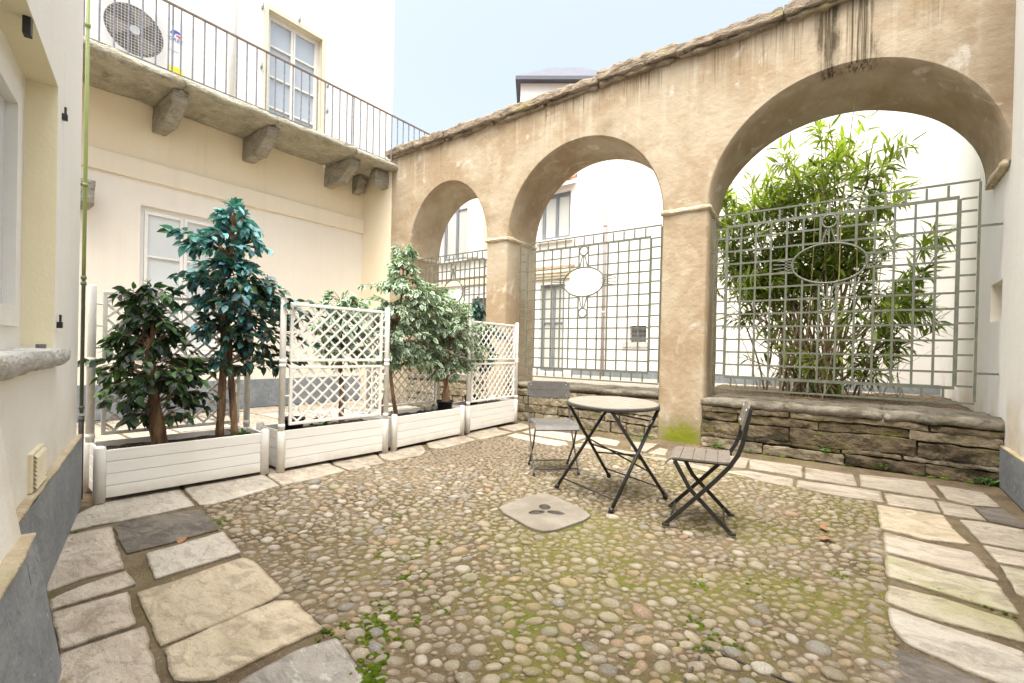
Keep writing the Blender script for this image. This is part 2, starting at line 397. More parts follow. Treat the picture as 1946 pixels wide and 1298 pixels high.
M['roof_grey'] = simple("zinc_roof", (0.085, 0.09, 0.115), 0.5, 0.0, 0.08, 3)
M['tile'] = simple("terracotta", (0.56, 0.33, 0.22), 0.8, 0.0, 0.25, 12)
M['dryleaf'] = simple("dry_leaf", (0.26, 0.13, 0.06), 0.8, 0.0, 0.2, 60)
k = NT("green_copper_pipe")
z = k.xyz()[2]
c = k.mix(k.ramp(z, 1.45, 1.75), (0.10, 0.12, 0.075), (0.27, 0.34, 0.10))
c = k.mix(k.mul(k.ramp(k.noise(12, 5), 0.55, 0.7), 0.4), c, (0.22, 0.23, 0.18))
M['pipe'] = k.done(c, 0.5)
def pane(name, col, rough):
    k = NT(name)
    c = k.mix(k.ramp(k.noise(0.7, 3), 0.3, 0.7), tuple(x * 0.93 for x in col), col)
    return k.done(c, rough, spec=0.9)
M['pane_door'] = pane("door_pane", (0.40, 0.45, 0.50), 0.05)
M['door_frame'] = simple("grey_white_joinery", (0.66, 0.65, 0.62), 0.4, 0.0, 0.05, 8)
M['pane'] = pane("curtained_pane", (0.66, 0.70, 0.71), 0.06)
M['pane_far'] = pane("far_pane", (0.58, 0.58, 0.54), 0.08)
M['pane_dark'] = pane("dark_pane", (0.16, 0.165, 0.17), 0.08)

def leafmat(name, variegated=False, trans=0.3):
    k = NT(name)
    col, al = k.attr("col")
    rnd = k.rand()
    c = k.mix(k.mul(rnd, 0.3), col, k.mix(1.0, col, (0.55, 0.6, 0.55), 'MULTIPLY'))
    if variegated:
        c = k.mix(k.mul(k.ramp(al, 0.30, 0.62), 0.95), c, (0.47, 0.55, 0.44))
    c = k.mix(k.mul(k.noise(40, 3), 0.25), c, k.mix(1.0, c, (0.6, 0.7, 0.5), 'MULTIPLY'))
    k.done(c, 0.42, spec=0.45)
    tr = k.n("ShaderNodeBsdfTranslucent")
    k.put(tr.inputs[0], k.mix(1.0, c, (1.2, 1.3, 0.7), 'MULTIPLY'))
    ms = k.n("ShaderNodeMixShader")
    ms.inputs[0].default_value = trans
    k.t.links.new(k.b.outputs[0], ms.inputs[1])
    k.t.links.new(tr.outputs[0], ms.inputs[2])
    k.t.links.new(ms.outputs[0], k.out.inputs[0])
    return k.mat
M['leaf'] = leafmat("ficus_leaf", False, 0.22)
M['leaf_var'] = leafmat("variegated_leaf", True, 0.25)
M['leaf_ole'] = leafmat("oleander_leaf", False, 0.4)
k = NT("ficus_bark")
v = k.scale(k.pos, (16, 16, 2.2))
c = k.mix(k.ramp(k.noise(1.0, 6, 0.65, vec=v), 0.35, 0.65), (0.105, 0.06, 0.032), (0.33, 0.205, 0.115))
M['bark'] = k.done(c, 0.85, bump=k.noise(1.6, 6, 0.6, vec=v), bump_d=0.02)
k = NT("oleander_stem")
c = k.mix(k.ramp(k.noise(9, 5), 0.3, 0.7), (0.20, 0.14, 0.085), (0.36, 0.28, 0.17))
M['stem'] = k.done(c, 0.8)
M['vine'] = simple("yellow_cane", (0.42, 0.36, 0.14), 0.7, 0.0, 0.2, 8)

# ------------------------------------------------------------------ mesh helpers
class MB:
    def __init__(s):
        s.v, s.f, s.c = [], [], []
    def add(s, verts, faces, col=None):
        b = len(s.v)
        s.v.extend([tuple(p) for p in verts])
        s.f.extend([tuple(i + b for i in f) for f in faces])
        if col is not None:
            s.c.extend(col if isinstance(col, list) else [col] * len(verts))
    def box(s, x0, x1, y0, y1, z0, z1, T=None):
        vs = [Vector((x, y, z)) for z in (z0, z1) for y in (y0, y1) for x in (x0, x1)]
        if T is not None:
            vs = [T @ p for p in vs]
        s.add(vs, [(0, 2, 3, 1), (4, 5, 7, 6), (0, 1, 5, 4), (2, 6, 7, 3), (0, 4, 6, 2), (1, 3, 7, 5)])
    def bar(s, a, b, w, h, up=(0, 0, 1)):
        a, b, up = Vector(a), Vector(b), Vector(up)
        d = (b - a).normalized()
        if abs(d.dot(up)) > 0.999:
            up = Vector((1, 0, 0))
        sx = d.cross(up).normalized() * (w / 2)
        sy = sx.cross(d).normalized() * (h / 2)
        vs = [p + i * sx + j * sy for p in (a, b) for i, j in ((-1, -1), (1, -1), (1, 1), (-1, 1))]
        s.add(vs, [(3, 2, 1, 0), (4, 5, 6, 7), (0, 1, 5, 4), (1, 2, 6, 5), (2, 3, 7, 6), (3, 0, 4, 7)])
    def tube(s, pts, rad, n=8, cap=True, col=None):
        pts = [Vector(p) for p in pts]
        if not isinstance(rad, (list, tuple)):
            rad = [rad] * len(pts)
        vs = []
        nrm = None
        for i, p in enumerate(pts):
            d = (pts[min(i + 1, len(pts) - 1)] - pts[max(i - 1, 0)])
            d = d.normalized() if d.length > 1e-9 else Vector((0, 0, 1))
            if nrm is None:
                nrm = d.orthogonal().normalized()
            else:
                nrm = (nrm - d * nrm.dot(d))
                nrm = nrm.normalized() if nrm.length > 1e-6 else d.orthogonal().normalized()
            bn = d.cross(nrm)
            for j in range(n):
                a = 2 * math.pi * j / n
                vs.append(p + (nrm * math.cos(a) + bn * math.sin(a)) * rad[i])
        fs = []
        for i in range(len(pts) - 1):
            for j in range(n):
                fs.append((i * n + j, i * n + (j + 1) % n, (i + 1) * n + (j + 1) % n, (i + 1) * n + j))
        if cap:
            fs.append(tuple(range(n - 1, -1, -1)))
            fs.append(tuple((len(pts) - 1) * n + j for j in range(n)))
        s.add(vs, fs, col)
    def prism(s, poly, z0, z1):
        n = len(poly)
        ar = sum(poly[i][0] * poly[(i + 1) % n][1] - poly[(i + 1) % n][0] * poly[i][1] for i in range(n))
        if ar < 0:
            poly = poly[::-1]
        vs = [(x, y, z0) for x, y in poly] + [(x, y, z1) for x, y in poly]
        fs = [tuple(range(n - 1, -1, -1)), tuple(range(n, 2 * n))]
        fs += [(i, (i + 1) % n, n + (i + 1) % n, n + i) for i in range(n)]
        s.add(vs, fs)
    def mesh(s, name, mat, smooth=False):
        me = bpy.data.meshes.new(name)
        me.from_pydata(s.v, [], s.f)
        if s.c:
            at = me.attributes.new("col", 'FLOAT_COLOR', 'POINT')
            at.data.foreach_set("color", [x for c in s.c for x in c])
        if smooth:
            me.polygons.foreach_set("use_smooth", [True] * len(me.polygons))
        if mat is not None:
            me.materials.append(M[mat] if isinstance(mat, str) else mat)
        me.update()
        return me
    def build(s, name, mat, parent=None, smooth=False, bevel=0.0, kind=None):
        o = bpy.data.objects.new(name, s.mesh(name, mat, smooth))
        COL.objects.link(o)
        if parent is not None:
            o.parent = parent
        if bevel:
            md = o.modifiers.new("bevel", 'BEVEL')
            md.width = bevel
            md.segments = 2
            md.limit_method = 'ANGLE'
            md.angle_limit = R(40)
        if kind:
            o["kind"] = kind
        return o

def empty(name, loc=(0, 0, 0), rz=0.0):
    o = bpy.data.objects.new(name, None)
    o.location = loc
    o.rotation_euler = (0, 0, rz)
    o.empty_display_size = 0.1
    COL.objects.link(o)
    return o
def tag(o, label, cat, group=None, kind=None):
    o["label"] = label
    o["category"] = cat
    if group:
        o["group"] = group
    if kind:
        o["kind"] = kind
    return o
def inst(me, name, parent, mat4=None, loc=None):
    o = bpy.data.objects.new(name, me)
    COL.objects.link(o)
    o.parent = parent
    if mat4 is not None:
        o.matrix_local = mat4
    if loc is not None:
        o.location = loc
    return o
def nz(p, sc, seed=0.0):
    return mnoise.noise(Vector((p[0] * sc + seed * 7.13, p[1] * sc - seed * 3.7, p[2] * sc + seed * 1.91)))
def fbm(p, sc, seed=0.0, octv=3):
    r, a = 0.0, 1.0
    for i in range(octv):
        r += a * nz(p, sc * (2 ** i), seed + i)
        a *= 0.5
    return r

def rough_box(x0, x1, y0, y1, z0, z1, seg=0.08, amp=0.012, sc=5.0, seed=0.0, rnd=0.012, T=None, taper=None):
    """box split into a grid, corners rounded, surface pushed by noise: a hewn stone"""
    mb = MB()
    L = (x1 - x0, y1 - y0, z1 - z0)
    n = [max(2, min(40, int(math.ceil(l / seg)))) for l in L]
    idx = {}
    def vert(i, j, kk):
        key = (i, j, kk)
        if key in idx:
            return idx[key]
        p = Vector((x0 + L[0] * i / n[0], y0 + L[1] * j / n[1], z0 + L[2] * kk / n[2]))
        q = Vector(p)
        lo, hi = Vector((x0, y0, z0)), Vector((x1, y1, z1))
        core = Vector([min(max(p[a], lo[a] + rnd), hi[a] - rnd) for a in range(3)])
        d = p - core
        if d.length > 1e-6:
            q = core + d.normalized() * min(d.length, rnd)
        nrm = d.normalized() if d.length > 1e-6 else Vector((0, 0, 1))
        q += nrm * amp * fbm(p, sc, seed)
        q += Vector((nz(p, sc * .6, seed + 11), nz(p, sc * .6, seed + 12), nz(p, sc * .6, seed + 13))) * amp * .6
        if taper:
            q = taper(q)
        idx[key] = len(mb.v)
        mb.v.append(tuple(T @ q if T is not None else q))
        return idx[key]
    for a in range(3):
        b, c = (a + 1) % 3, (a + 2) % 3
        for side in (0, n[a]):
            for j in range(n[b]):
                for kk in range(n[c]):
                    q = []
                    for dj, dk in ((0, 0), (1, 0), (1, 1), (0, 1)):
                        t = [0, 0, 0]
                        t[a], t[b], t[c] = side, j + dj, kk + dk
                        q.append(vert(*t))
                    mb.f.append(tuple(q) if side else tuple(q[::-1]))
    return mb

def wall_holes(u0, u1, z0, z1, holes, depth, T, du=1.2):
    """flat wall (local u, out, z; out=0 face, body behind at out<0) with recessed openings"""
    mb = MB()
    us = sorted({u0, u1} | {h[i] for h in holes for i in (0, 1)})
    zs = sorted({z0, z1} | {h[i] for h in holes for i in (2, 3)})
    for i in range(len(us) - 1):
        for j in range(len(zs) - 1):
            cu, cz = (us[i] + us[i + 1]) / 2, (zs[j] + zs[j + 1]) / 2
            if any(h[0] < cu < h[1] and h[2] < cz < h[3] for h in holes):
                continue
            mb.add([T @ Vector(p) for p in ((us[i], 0, zs[j]), (us[i + 1], 0, zs[j]), (us[i + 1], 0, zs[j + 1]), (us[i], 0, zs[j + 1]))], [(0, 1, 2, 3)])
    return mb
def reveal(h, depth, T):
    mb = MB()
    a, b, c, d = h
    for p, q in (((a, c), (b, c)), ((b, c), (b, d)), ((b, d), (a, d)), ((a, d), (a, c))):
        mb.add([T @ Vector(v) for v in ((p[0], 0, p[1]), (q[0], 0, q[1]), (q[0], -depth, q[1]), (p[0], -depth, p[1]))], [(0, 1, 2, 3)])
    return mb
def frame_of(origin, u, out):
    u, out = Vector(u).normalized(), Vector(out).normalized()
    return Matrix(((u.x, out.x, 0, origin[0]), (u.y, out.y, 0, origin[1]), (0, 0, 1, origin[2]), (0, 0, 0, 1)))
def sash(parent, T, h, depth, leaves=2, bars=(), fw=0.05, mat='frame', pmat='pane', name='window'):
    """a recessed casement: outer frame part with frame members, mullions, glazing bars and panes as sub-parts"""
    a, b, c, d = h
    bars = sorted(bars)
    y1, y0 = -depth + 0.05, -depth
    mb = MB()
    mb.box(a, b, y0, y1, c, c + fw, T); mb.box(a, b, y0, y1, d - fw, d, T)
    mb.box(a, a + fw, y0, y1 - .001, c + fw, d - fw, T); mb.box(b - fw, b, y0, y1 - .001, c + fw, d - fw, T)
    w = mb.build(name, mat, parent)
    lw = (b - a - 2 * fw) / leaves
    for i in range(leaves):
        l0, l1 = a + fw + lw * i, a + fw + lw * (i + 1)
        m = MB()
        s0 = fw * .8
        m.box(l0 + .004, l0 + s0, y0 + .005, y1 + .012, c + fw, d - fw, T); m.box(l1 - s0, l1 - .004, y0 + .005, y1 + .012, c + fw, d - fw, T)
        m.box(l0 + s0, l1 - s0, y0 + .005, y1 + .011, c + fw, c + fw + s0, T); m.box(l0 + s0, l1 - s0, y0 + .005, y1 + .011, d - fw - s0, d - fw, T)
        m.build('sash', mat, w)
        zs = [c + fw + s0] + list(bars) + [d - fw - s0]
        for z in bars:
            g = MB(); g.box(l0 + s0, l1 - s0, y0 + .008, y1 + .006, z - .014, z + .014, T); g.build('glazing_bar', mat, w)
        for z0, z1 in zip(zs, zs[1:]):
            g = MB(); g.box(l0 + s0, l1 - s0, y0 + .012, y0 + .02, z0, z1, T); g.build('pane', pmat, w)
    return w

# ================================================================== ground
rng = random.Random(7)
g = MB()
g.add([(-400, -400, -.006), (400, -400, -.006), (400, 400, -.006), (-400, 400, -.006)], [(0, 1, 2, 3)])
ground = tag(g.build('ground', 'dirt'), "bare brown earth and joint dirt under the courtyard paving", "ground", kind="structure")

SLABS = [
    ([(-3.725, 0.616), (-4.021, 0.708), (-4.21, 0.871), (-4.639, 1.193), (-4.453, 1.419), (-4.137, 1.351), (-3.7, 1.291), (-3.697, 1.004), (-3.73, 0.759)], 1),
    ([(-4.067, 1.359), (-4.375, 1.427), (-4.342, 1.998), (-4.106, 1.958), (-3.715, 1.892), (-3.625, 1.379), (-3.679, 1.309)], 1),
    ([(-3.673, 0.613), (-3.665, 0.832), (-3.31, 0.773), (-2.924, 0.719), (-2.946, 0.573), (-2.901, 0.437), (-3.175, 0.466), (-3.526, 0.564)], 2),
    ([(-2.805, 0.429), (-2.865, 0.541), (-2.887, 0.717), (-2.69, 0.705), (-2.693, 0.546), (-2.692, 0.416)], 2),
    ([(-2.666, 0.414), (-2.656, 0.518), (-2.639, 0.662), (-2.305, 0.606), (-2.307, 0.484), (-2.315, 0.385)], 2),
    ([(-2.297, 0.382), (-2.285, 0.489), (-2.274, 0.624), (-2.093, 0.595), (-1.851, 0.554), (-1.733, 0.537), (-2.009, 0.316), (-2.162, 0.351)], 2),
    ([(-3.642, 0.834), (-3.697, 1.004), (-3.59, 1.278), (-3.31, 1.261), (-3.122, 1.226), (-3.108, 0.972), (-3.121, 0.77), (-3.323, 0.791)], 0),
    ([(-3.046, 0.834), (-3.047, 0.939), (-3.055, 1.217), (-2.674, 1.159), (-2.672, 0.999), (-2.68, 0.773)], 1),
    ([(-2.603, 0.683), (-2.603, 0.837), (-2.62, 1.14), (-2.536, 1.16), (-2.107, 1.101), (-2.068, 0.976), (-2.063, 0.776), (-2.068, 0.615)], 3),
    ([(-2.044, 0.62), (-2.067, 0.843), (-2.057, 1.038), (-2.005, 1.091), (-1.707, 1.053), (-1.718, 0.899), (-1.721, 0.665), (-1.822, 0.578)], 3),
    ([(-1.663, 0.712), (-1.673, 0.916), (-1.622, 1.056), (-1.32, 0.981), (-1.134, 0.923), (-1.525, 0.61)], 4),
    ([(-0.056, 5.655), (0.436, 5.757), (0.483, 5.104), (0.298, 5.099), (-0.042, 5.122)], 5),
    ([(0.496, 5.656), (0.799, 5.617), (0.835, 5.15), (0.658, 5.069), (0.518, 5.135)], 5),
    ([(0.117, 5.025), (0.437, 5.04), (0.447, 4.668), (0.134, 4.637)], 5),
    ([(0.451, 5.028), (0.652, 4.998), (0.683, 4.653), (0.456, 4.621)], 5),
    ([(0.065, 4.577), (0.45, 4.601), (0.468, 4.286), (0.517, 3.983), (0.303, 3.903), (0.082, 3.949)], 3),
    ([(0.092, 3.885), (0.291, 3.849), (0.507, 3.84), (0.538, 3.62), (0.56, 3.447), (0.332, 3.468), (0.094, 3.507)], 2),
    ([(0.093, 3.455), (0.34, 3.396), (0.544, 3.397), (0.555, 3.183), (0.559, 3.034), (0.395, 3.041), (0.096, 3.12)], 6),
    ([(0.097, 3.008), (0.329, 3.008), (0.531, 2.95), (0.539, 2.757), (0.358, 2.741), (0.208, 2.743), (0.08, 2.797)], 6),
    ([(0.087, 2.743), (0.182, 2.719), (0.353, 2.697), (0.502, 2.662), (0.487, 2.387), (0.388, 2.341), (0.246, 2.386), (0.138, 2.432), (0.097, 2.531)], 1),
    ([(0.66, 4.983), (0.835, 5.123), (0.882, 4.724), (0.855, 4.624), (0.69, 4.659)], 0),
    ([(0.527, 4.566), (0.679, 4.613), (0.856, 4.583), (0.792, 4.087), (0.57, 4.07)], 5),
    ([(0.57, 4.028), (0.782, 4.033), (0.732, 3.765), (0.591, 3.739)], 2),
    ([(0.593, 3.694), (0.718, 3.694), (0.654, 3.244), (0.592, 3.294)], 6),
    ([(0.607, 3.225), (0.658, 3.207), (0.644, 2.88), (0.56, 2.812)], 6),
    ([(-1.309, 5.634), (-1.017, 5.673), (-0.958, 5.138), (-1.189, 5.023)], 5),
    ([(-1.017, 5.618), (-0.523, 5.636), (-0.471, 5.105), (-0.703, 5.145), (-0.925, 5.122)], 5),
    ([(-0.499, 5.61), (-0.102, 5.608), (-0.059, 5.1), (-0.227, 5.101), (-0.45, 5.085)], 5),
    ([(-0.504, 4.982), (-0.224, 5.032), (0.102, 5.047), (0.113, 4.68), (-0.216, 4.637), (-0.482, 4.713)], 5),
    ([(-1.142, 4.863), (-0.931, 5.054), (-0.529, 4.998), (-0.505, 4.706), (-0.694, 4.695), (-0.896, 4.79)], 5),
    ([(-4.119, 4.476), (-4.148, 5.158), (-3.852, 5.12), (-3.826, 4.493)], 5),
    ([(-4.256, 5.323), (-4.256, 5.851), (-4.054, 5.781), (-3.899, 5.596), (-3.876, 5.183)], 5),
    ([(-3.752, 4.857), (-3.791, 5.093), (-2.982, 5.072), (-2.859, 4.928), (-2.934, 4.749), (-3.26, 4.773)], 2),
    ([(-3.79, 5.238), (-3.817, 5.58), (-2.953, 5.616), (-2.899, 5.14), (-3.518, 5.178)], 2),
    ([(-2.892, 5.555), (-2.847, 5.651), (-2.488, 5.567), (-2.376, 5.243), (-2.674, 5.238), (-2.845, 5.191)], 2),
    ([(-2.822, 4.908), (-2.815, 5.126), (-2.149, 5.071), (-1.998, 5.06), (-2.101, 4.893), (-2.403, 4.844)], 5),
    ([(-2.381, 5.669), (-2.064, 5.736), (-2.004, 5.186), (-2.177, 5.152)], 5),
    ([(-1.96, 5.114), (-1.975, 5.556), (-1.849, 5.509), (-1.779, 5.172)], 5),
    ([(-2.037, 4.889), (-1.786, 5.024), (-1.241, 4.938), (-1.186, 4.725), (-1.7, 4.903)], 5),
    ([(-4.066, 1.954), (-4.314, 2.057), (-4.273, 2.601), (-4.015, 2.529), (-3.738, 2.5), (-3.703, 2.112), (-3.725, 1.906)], 2),
    ([(-4.019, 2.551), (-4.227, 2.643), (-4.232, 3.142), (-3.967, 3.026), (-3.727, 2.92), (-3.737, 2.516)], 5),
    ([(-3.915, 3.006), (-4.13, 3.129), (-4.113, 3.723), (-3.829, 3.539), (-3.71, 3.362), (-3.757, 2.982)], 5),
    ([(-3.921, 3.659), (-4.142, 3.825), (-4.377, 4.652), (-4.183, 4.509), (-3.846, 4.381), (-3.779, 3.734)], 5),
    ([(-4.085, 4.494), (-4.289, 4.653), (-4.285, 5.299), (-4.106, 5.151), (-3.869, 5.132), (-3.837, 4.461)], 5),
]


def inside(p, poly):
    c = False
    n = len(poly)
    for i in range(n):
        x0, y0 = poly[i]; x1, y1 = poly[(i + 1) % n]
        if (y0 > p[1]) != (y1 > p[1]) and p[0] < (x1 - x0) * (p[1] - y0) / (y1 - y0) + x0:
            c = not c
    return c
def seg_dist(p, poly):
    d = 9e9
    P = Vector(p)
    n = len(poly)
    for i in range(n):
        a, b = Vector(poly[i]), Vector(poly[(i + 1) % n])
        ab = b - a
        t = max(0, min(1, (P - a).dot(ab) / max(ab.length_squared, 1e-9)))
        d = min(d, (P - a - ab * t).length)
    return d
def slab_obj(poly, tone, seed, parent, name='paving_slab', top=None):
    n = len(poly)
    ar = sum(poly[i][0] * poly[(i + 1) % n][1] - poly[(i + 1) % n][0] * poly[i][1] for i in range(n))
    if ar < 0:
        poly = poly[::-1]
    cen = Vector((sum(p[0] for p in poly) / n, sum(p[1] for p in poly) / n))
    pts = []
    for i in range(n):
        a, b = Vector(poly[i]), Vector(poly[(i + 1) % n])
        m = max(2, min(24, int((b - a).length / 0.028)))
        for j in range(m):
            p = a.lerp(b, j / m)
            dirn = (b - a).normalized()
            nn = Vector((dirn.y, -dirn.x))
            w = 0.006 * fbm((p.x, p.y, seed), 13, seed) - 0.0005
            if j == 0:
                p = p + (cen - p).normalized() * 0.004
            pts.append(p + nn * w)
    top = (0.004 + 0.004 * ((seed * 0.37) % 1.0)) if top is None else top
    tx, ty = 0.003 * math.sin(seed * 5.1), 0.003 * math.cos(seed * 3.3)
    N = len(pts)
    mb = MB()
    def zt(p):
        return top + tx * (p[0] - cen.x) + ty * (p[1] - cen.y) + 0.002 * nz((p[0], p[1], 0), 6, seed)
    rings = [(0.0, -.035, None), (0.0, -.003, 0), (0.003, -.0008, 0), (0.007, 0, 0), (0.22, .0006, 0)]
    for s0, dz, flag in rings:
        mb.c += [((1.0, 1.0, 1.0, 1.0) if s0 < .1 else (0.0, 0.0, 0.0, 1.0))] * N
        for p in pts:
            d = cen - p
            q = p + d.normalized() * (s0 if s0 < .1 else d.length * s0)
            mb.v.append((q.x, q.y, -.03 if flag is None else zt(q) + dz))
    for r_ in range(len(rings) - 1):
        for i in range(N):
            mb.f.append((r_ * N + i, r_ * N + (i + 1) % N, (r_ + 1) * N + (i + 1) % N, (r_ + 1) * N + i))
    mb.v.append((cen.x, cen.y, zt(cen)))
    mb.c.append((0.0, 0.0, 0.0, 1.0))
    e = len(mb.v) - 1
    b = (len(rings) - 1) * N
    for i in range(N):
        mb.f.append((b + i, b + (i + 1) % N, e))
    return mb.build(name, 'slab%s' % tone, parent, smooth=False)
for i, (poly, tone) in enumerate(SLABS):
    slab_obj(poly, tone, i + 1.0, ground)
# slabs of the passage behind the planters, laid in rough courses
y = -0.6
row = 0
while y < 5.9:
    hgt = rng.uniform(0.45, 0.7)
    x = -8.62 + rng.uniform(0, .2)
    while x < -4.85:
        wd = rng.uniform(0.6, 1.15)
        x1 = min(x + wd, -4.72)
        if x1 - x > 0.2:
            j = lambda: rng.uniform(-.025, .025)
            P = [(x + .015 + j(), y + .015 + j() * .5), (x1 - .015 + j(), y + .015 + j() * .5), (x1 - .015 + j(), y + hgt - .015 + j() * .5), (x + .015 + j(), y + hgt - .015 + j() * .5)]
            slab_obj(P, rng.choice([1, 2, 5, 5, 2]), 60 + row * 9 + x * 3, ground)
        x = x1
    y += hgt
    row += 1
slab_obj([(0.09, 2.378), (0.204, 2.381), (0.359, 2.325), (0.377, 2.201), (0.081, 1.963)], 0, 140.0, ground, top=.0)
# near edge, below and beside the frame
for i, P in enumerate([[(-1.9, .34), (-1.35, .2), (-1.0, .62), (-1.3, .9), (-1.62, .75)], [(.16, 1.1), (.93, 1.3), (.93, 1.85), (.55, 2.0), (.16, 1.75)], [(.14, .45), (.93, .35), (.93, 1.22), (.16, 1.02)], [(-1.3, .2), (-.2, -.1), (-.1, .4), (-.95, .58)]]):
    slab_obj(P, [4, 5, 1, 2][i], 130.0 + i, ground)

# ------------------------------------------------------------------ cobbled patch
PATCH = [(-3.70, 1.33), (-3.74, 1.9), (-3.78, 2.6), (-3.80, 3.3), (-3.86, 4.0), (-3.9, 4.62), (-3.62, 4.86), (-2.9, 4.9), (-2.3, 4.95), (-1.75, 5.16), (-.95, 5.06), (-.62, 5.02), (-.22, 4.75), (.03, 4.62), (.12, 4.0), (.1, 3.2), (.1, 2.6), (.11, 2.0), (.1, 1.0), (-.2, .55), (-.85, .62), (-1.22, .96), (-1.6, 1.06), (-2.1, 1.08), (-2.85, 1.16), (-3.3, 1.24)]
DRAIN_C = Vector((-1.775, 2.765))
DRAIN = [(-2.06, 2.60), (-2.07, 2.74), (-2.06, 2.97), (-2.0, 3.09), (-1.90, 3.085), (-1.62, 2.98), (-1.49, 2.89), (-1.48, 2.80), (-1.53, 2.52), (-1.585, 2.44), (-1.68, 2.44), (-1.98, 2.545)]
mb = MB()
mb.prism(PATCH, -.02, -.001)
cob = tag(mb.build('cobble_bed', 'mortar'), "sandy mossy mortar bed of the cobbled square in the courtyard", "cobbled ground", kind="structure")

PALETTE = [((.50, .42, .31), 7), ((.56, .48, .36), 7), ((.42, .36, .28), 6), ((.30, .295, .28), 5), ((.63, .56, .45), 5), ((.52, .37, .21), 5), ((.46, .29, .17), 2), ((.34, .29, .21), 4), ((.20, .19, .18), 1), ((.68, .63, .55), 3), ((.42, .39, .25), 3)]
pal = [tuple(x * .50 + m_ * .03 for x, m_ in zip(c, (.46, .40, .27))) for c, w in PALETTE for _ in range(w)]
def stone_mesh(seed, col):
    bm = bmesh.new()
    bmesh.ops.create_icosphere(bm, subdivisions=2, radius=1.0)
    vs = []
    rr = random.Random(seed)
    sq = rr.uniform(2.1, 2.9)
    for v in bm.verts:
        p = v.co
        d = (abs(p.x) ** sq + abs(p.y) ** sq + abs(p.z) ** sq) ** (1 / sq)
        q = p / d
        q = q * (1 + 0.22 * nz(p, 0.9, seed) + 0.09 * nz(p, 2.1, seed + 3))
        vs.append(q)
    fs = [tuple(x.index for x in f.verts) for f in bm.faces]
    bm.free()
    return vs, fs
base_stones = [stone_mesh(i * 1.7 + 1, None) for i in range(14)]
# bury the unseen lower half: keep faces whose centre is above -0.35
base_stones = [(v, [f for f in fs if sum(v[i].z for i in f) / 3 > -0.4]) for v, fs in base_stones]
stone_cache = {}
def stone_shared(shape, ci):
    if (shape, ci) not in stone_cache:
        m = MB()
        v, f = base_stones[shape]
        m.add(v, f, (*pal[ci], 1.0))
        stone_cache[(shape, ci)] = m.mesh('cobblestone', 'cobble', True)
    return stone_cache[(shape, ci)]
cands = []
grid = {}
cell = 0.12
slab_polys = [p for p, t in SLABS]
xs = [p[0] for p in PATCH]; ys = [p[1] for p in PATCH]
rc = random.Random(21)
placed = []
def try_place(x, y, ln, wd, ang, pad):
    if not inside((x, y), PATCH):
        return False
    rad = (ln + wd) / 2 * pad
    gx, gy = int(x // cell), int(y // cell)
    for i in range(-2, 3):
        for j in range(-2, 3):
            for (px, py, pr) in grid.get((gx + i, gy + j), ()):
                if (px - x) ** 2 + (py - y) ** 2 < (pr + rad) ** 2:
                    return False
    if inside((x, y), DRAIN) or seg_dist((x, y), DRAIN) < wd * .9:
        return False
    for sp in slab_polys:
        if abs(sp[0][0] - x) < 1.6 and abs(sp[0][1] - y) < 1.6 and (inside((x, y), sp) or seg_dist((x, y), sp) < wd * .85):
            return False
    grid.setdefault((gx, gy), []).append((x, y, rad))
    placed.append((x, y, ln, wd, ang))
    return True
# neat border row along the right-hand edge
yb = 1.6
while yb < 4.6:
    try_place(.055 + rc.uniform(-.008, .008), yb, .042, .036, rc.uniform(-.4, .4), .8)
    yb += rc.uniform(.075, .10)
for lo, hi, tries, pad in ((.044, .056, 260, .98), (.032, .044, 4200, .95), (.023, .032, 16000, .93), (.015, .023, 26000, .90), (.008, .014, 16000, .92)):
    for _ in range(tries):
        x, y = rc.uniform(min(xs), max(xs)), rc.uniform(min(ys), max(ys))
        ln = rc.uniform(lo, hi)
        wd = ln * rc.uniform(.6, .9)
        a = rc.gauss(0.6 + 0.9 * nz((x, y, 0), 0.8, 4), 0.5)
        if x < -2.2 and y > 3.3 and lo > .03:
            continue
        try_place(x, y, ln, wd, a, pad)
placed.sort(key=lambda s: (s[0] - CAM.x) ** 2 + (s[1] - CAM.y) ** 2)
def in_view(x, y):
    d = Vector((x, y, 0)) - CAM
    zc = d.dot(_f)
    if zc < .2:
        return False
    px, py = CX + F_PX * d.dot(_r2) / zc, CY - F_PX * d.dot(_u2) / zc
    return -20 < px < 1966 and py < 1320
rest = MB()
cnt = 0
for (x, y, ln, wd, a) in placed:
    sh, ci = rc.randrange(len(base_stones)), rc.randrange(len(pal))
    ht = wd * rc.uniform(.5, .72)
    zc = rc.uniform(-.6, -.12) * ht if ln > .015 else rc.uniform(-.2, .2) * ht
    if x > -1.6 and y > 2.2:
        zc -= .15 * ht
    T = Matrix.Translation((x, y, zc)) @ Matrix.Rotation(a, 4, 'Z') @ Matrix.Rotation(rc.uniform(-.22, .22), 4, 'X') @ Matrix.Rotation(rc.uniform(-.22, .22), 4, 'Y') @ Matrix.Diagonal((ln, wd, ht, 1))
    if cnt < 300 and in_view(x, y):
        inst(stone_shared(sh, ci), 'cobblestone', cob, T)
        cnt += 1
    else:
        v, f = base_stones[sh]
        sf = rc.uniform(.85, 1.1)
        rest.add([T @ p for p in v], f, (*[q * sf for q in pal[ci]], 1.0))
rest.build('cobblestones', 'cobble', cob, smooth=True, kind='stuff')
print('cobbles', len(placed))

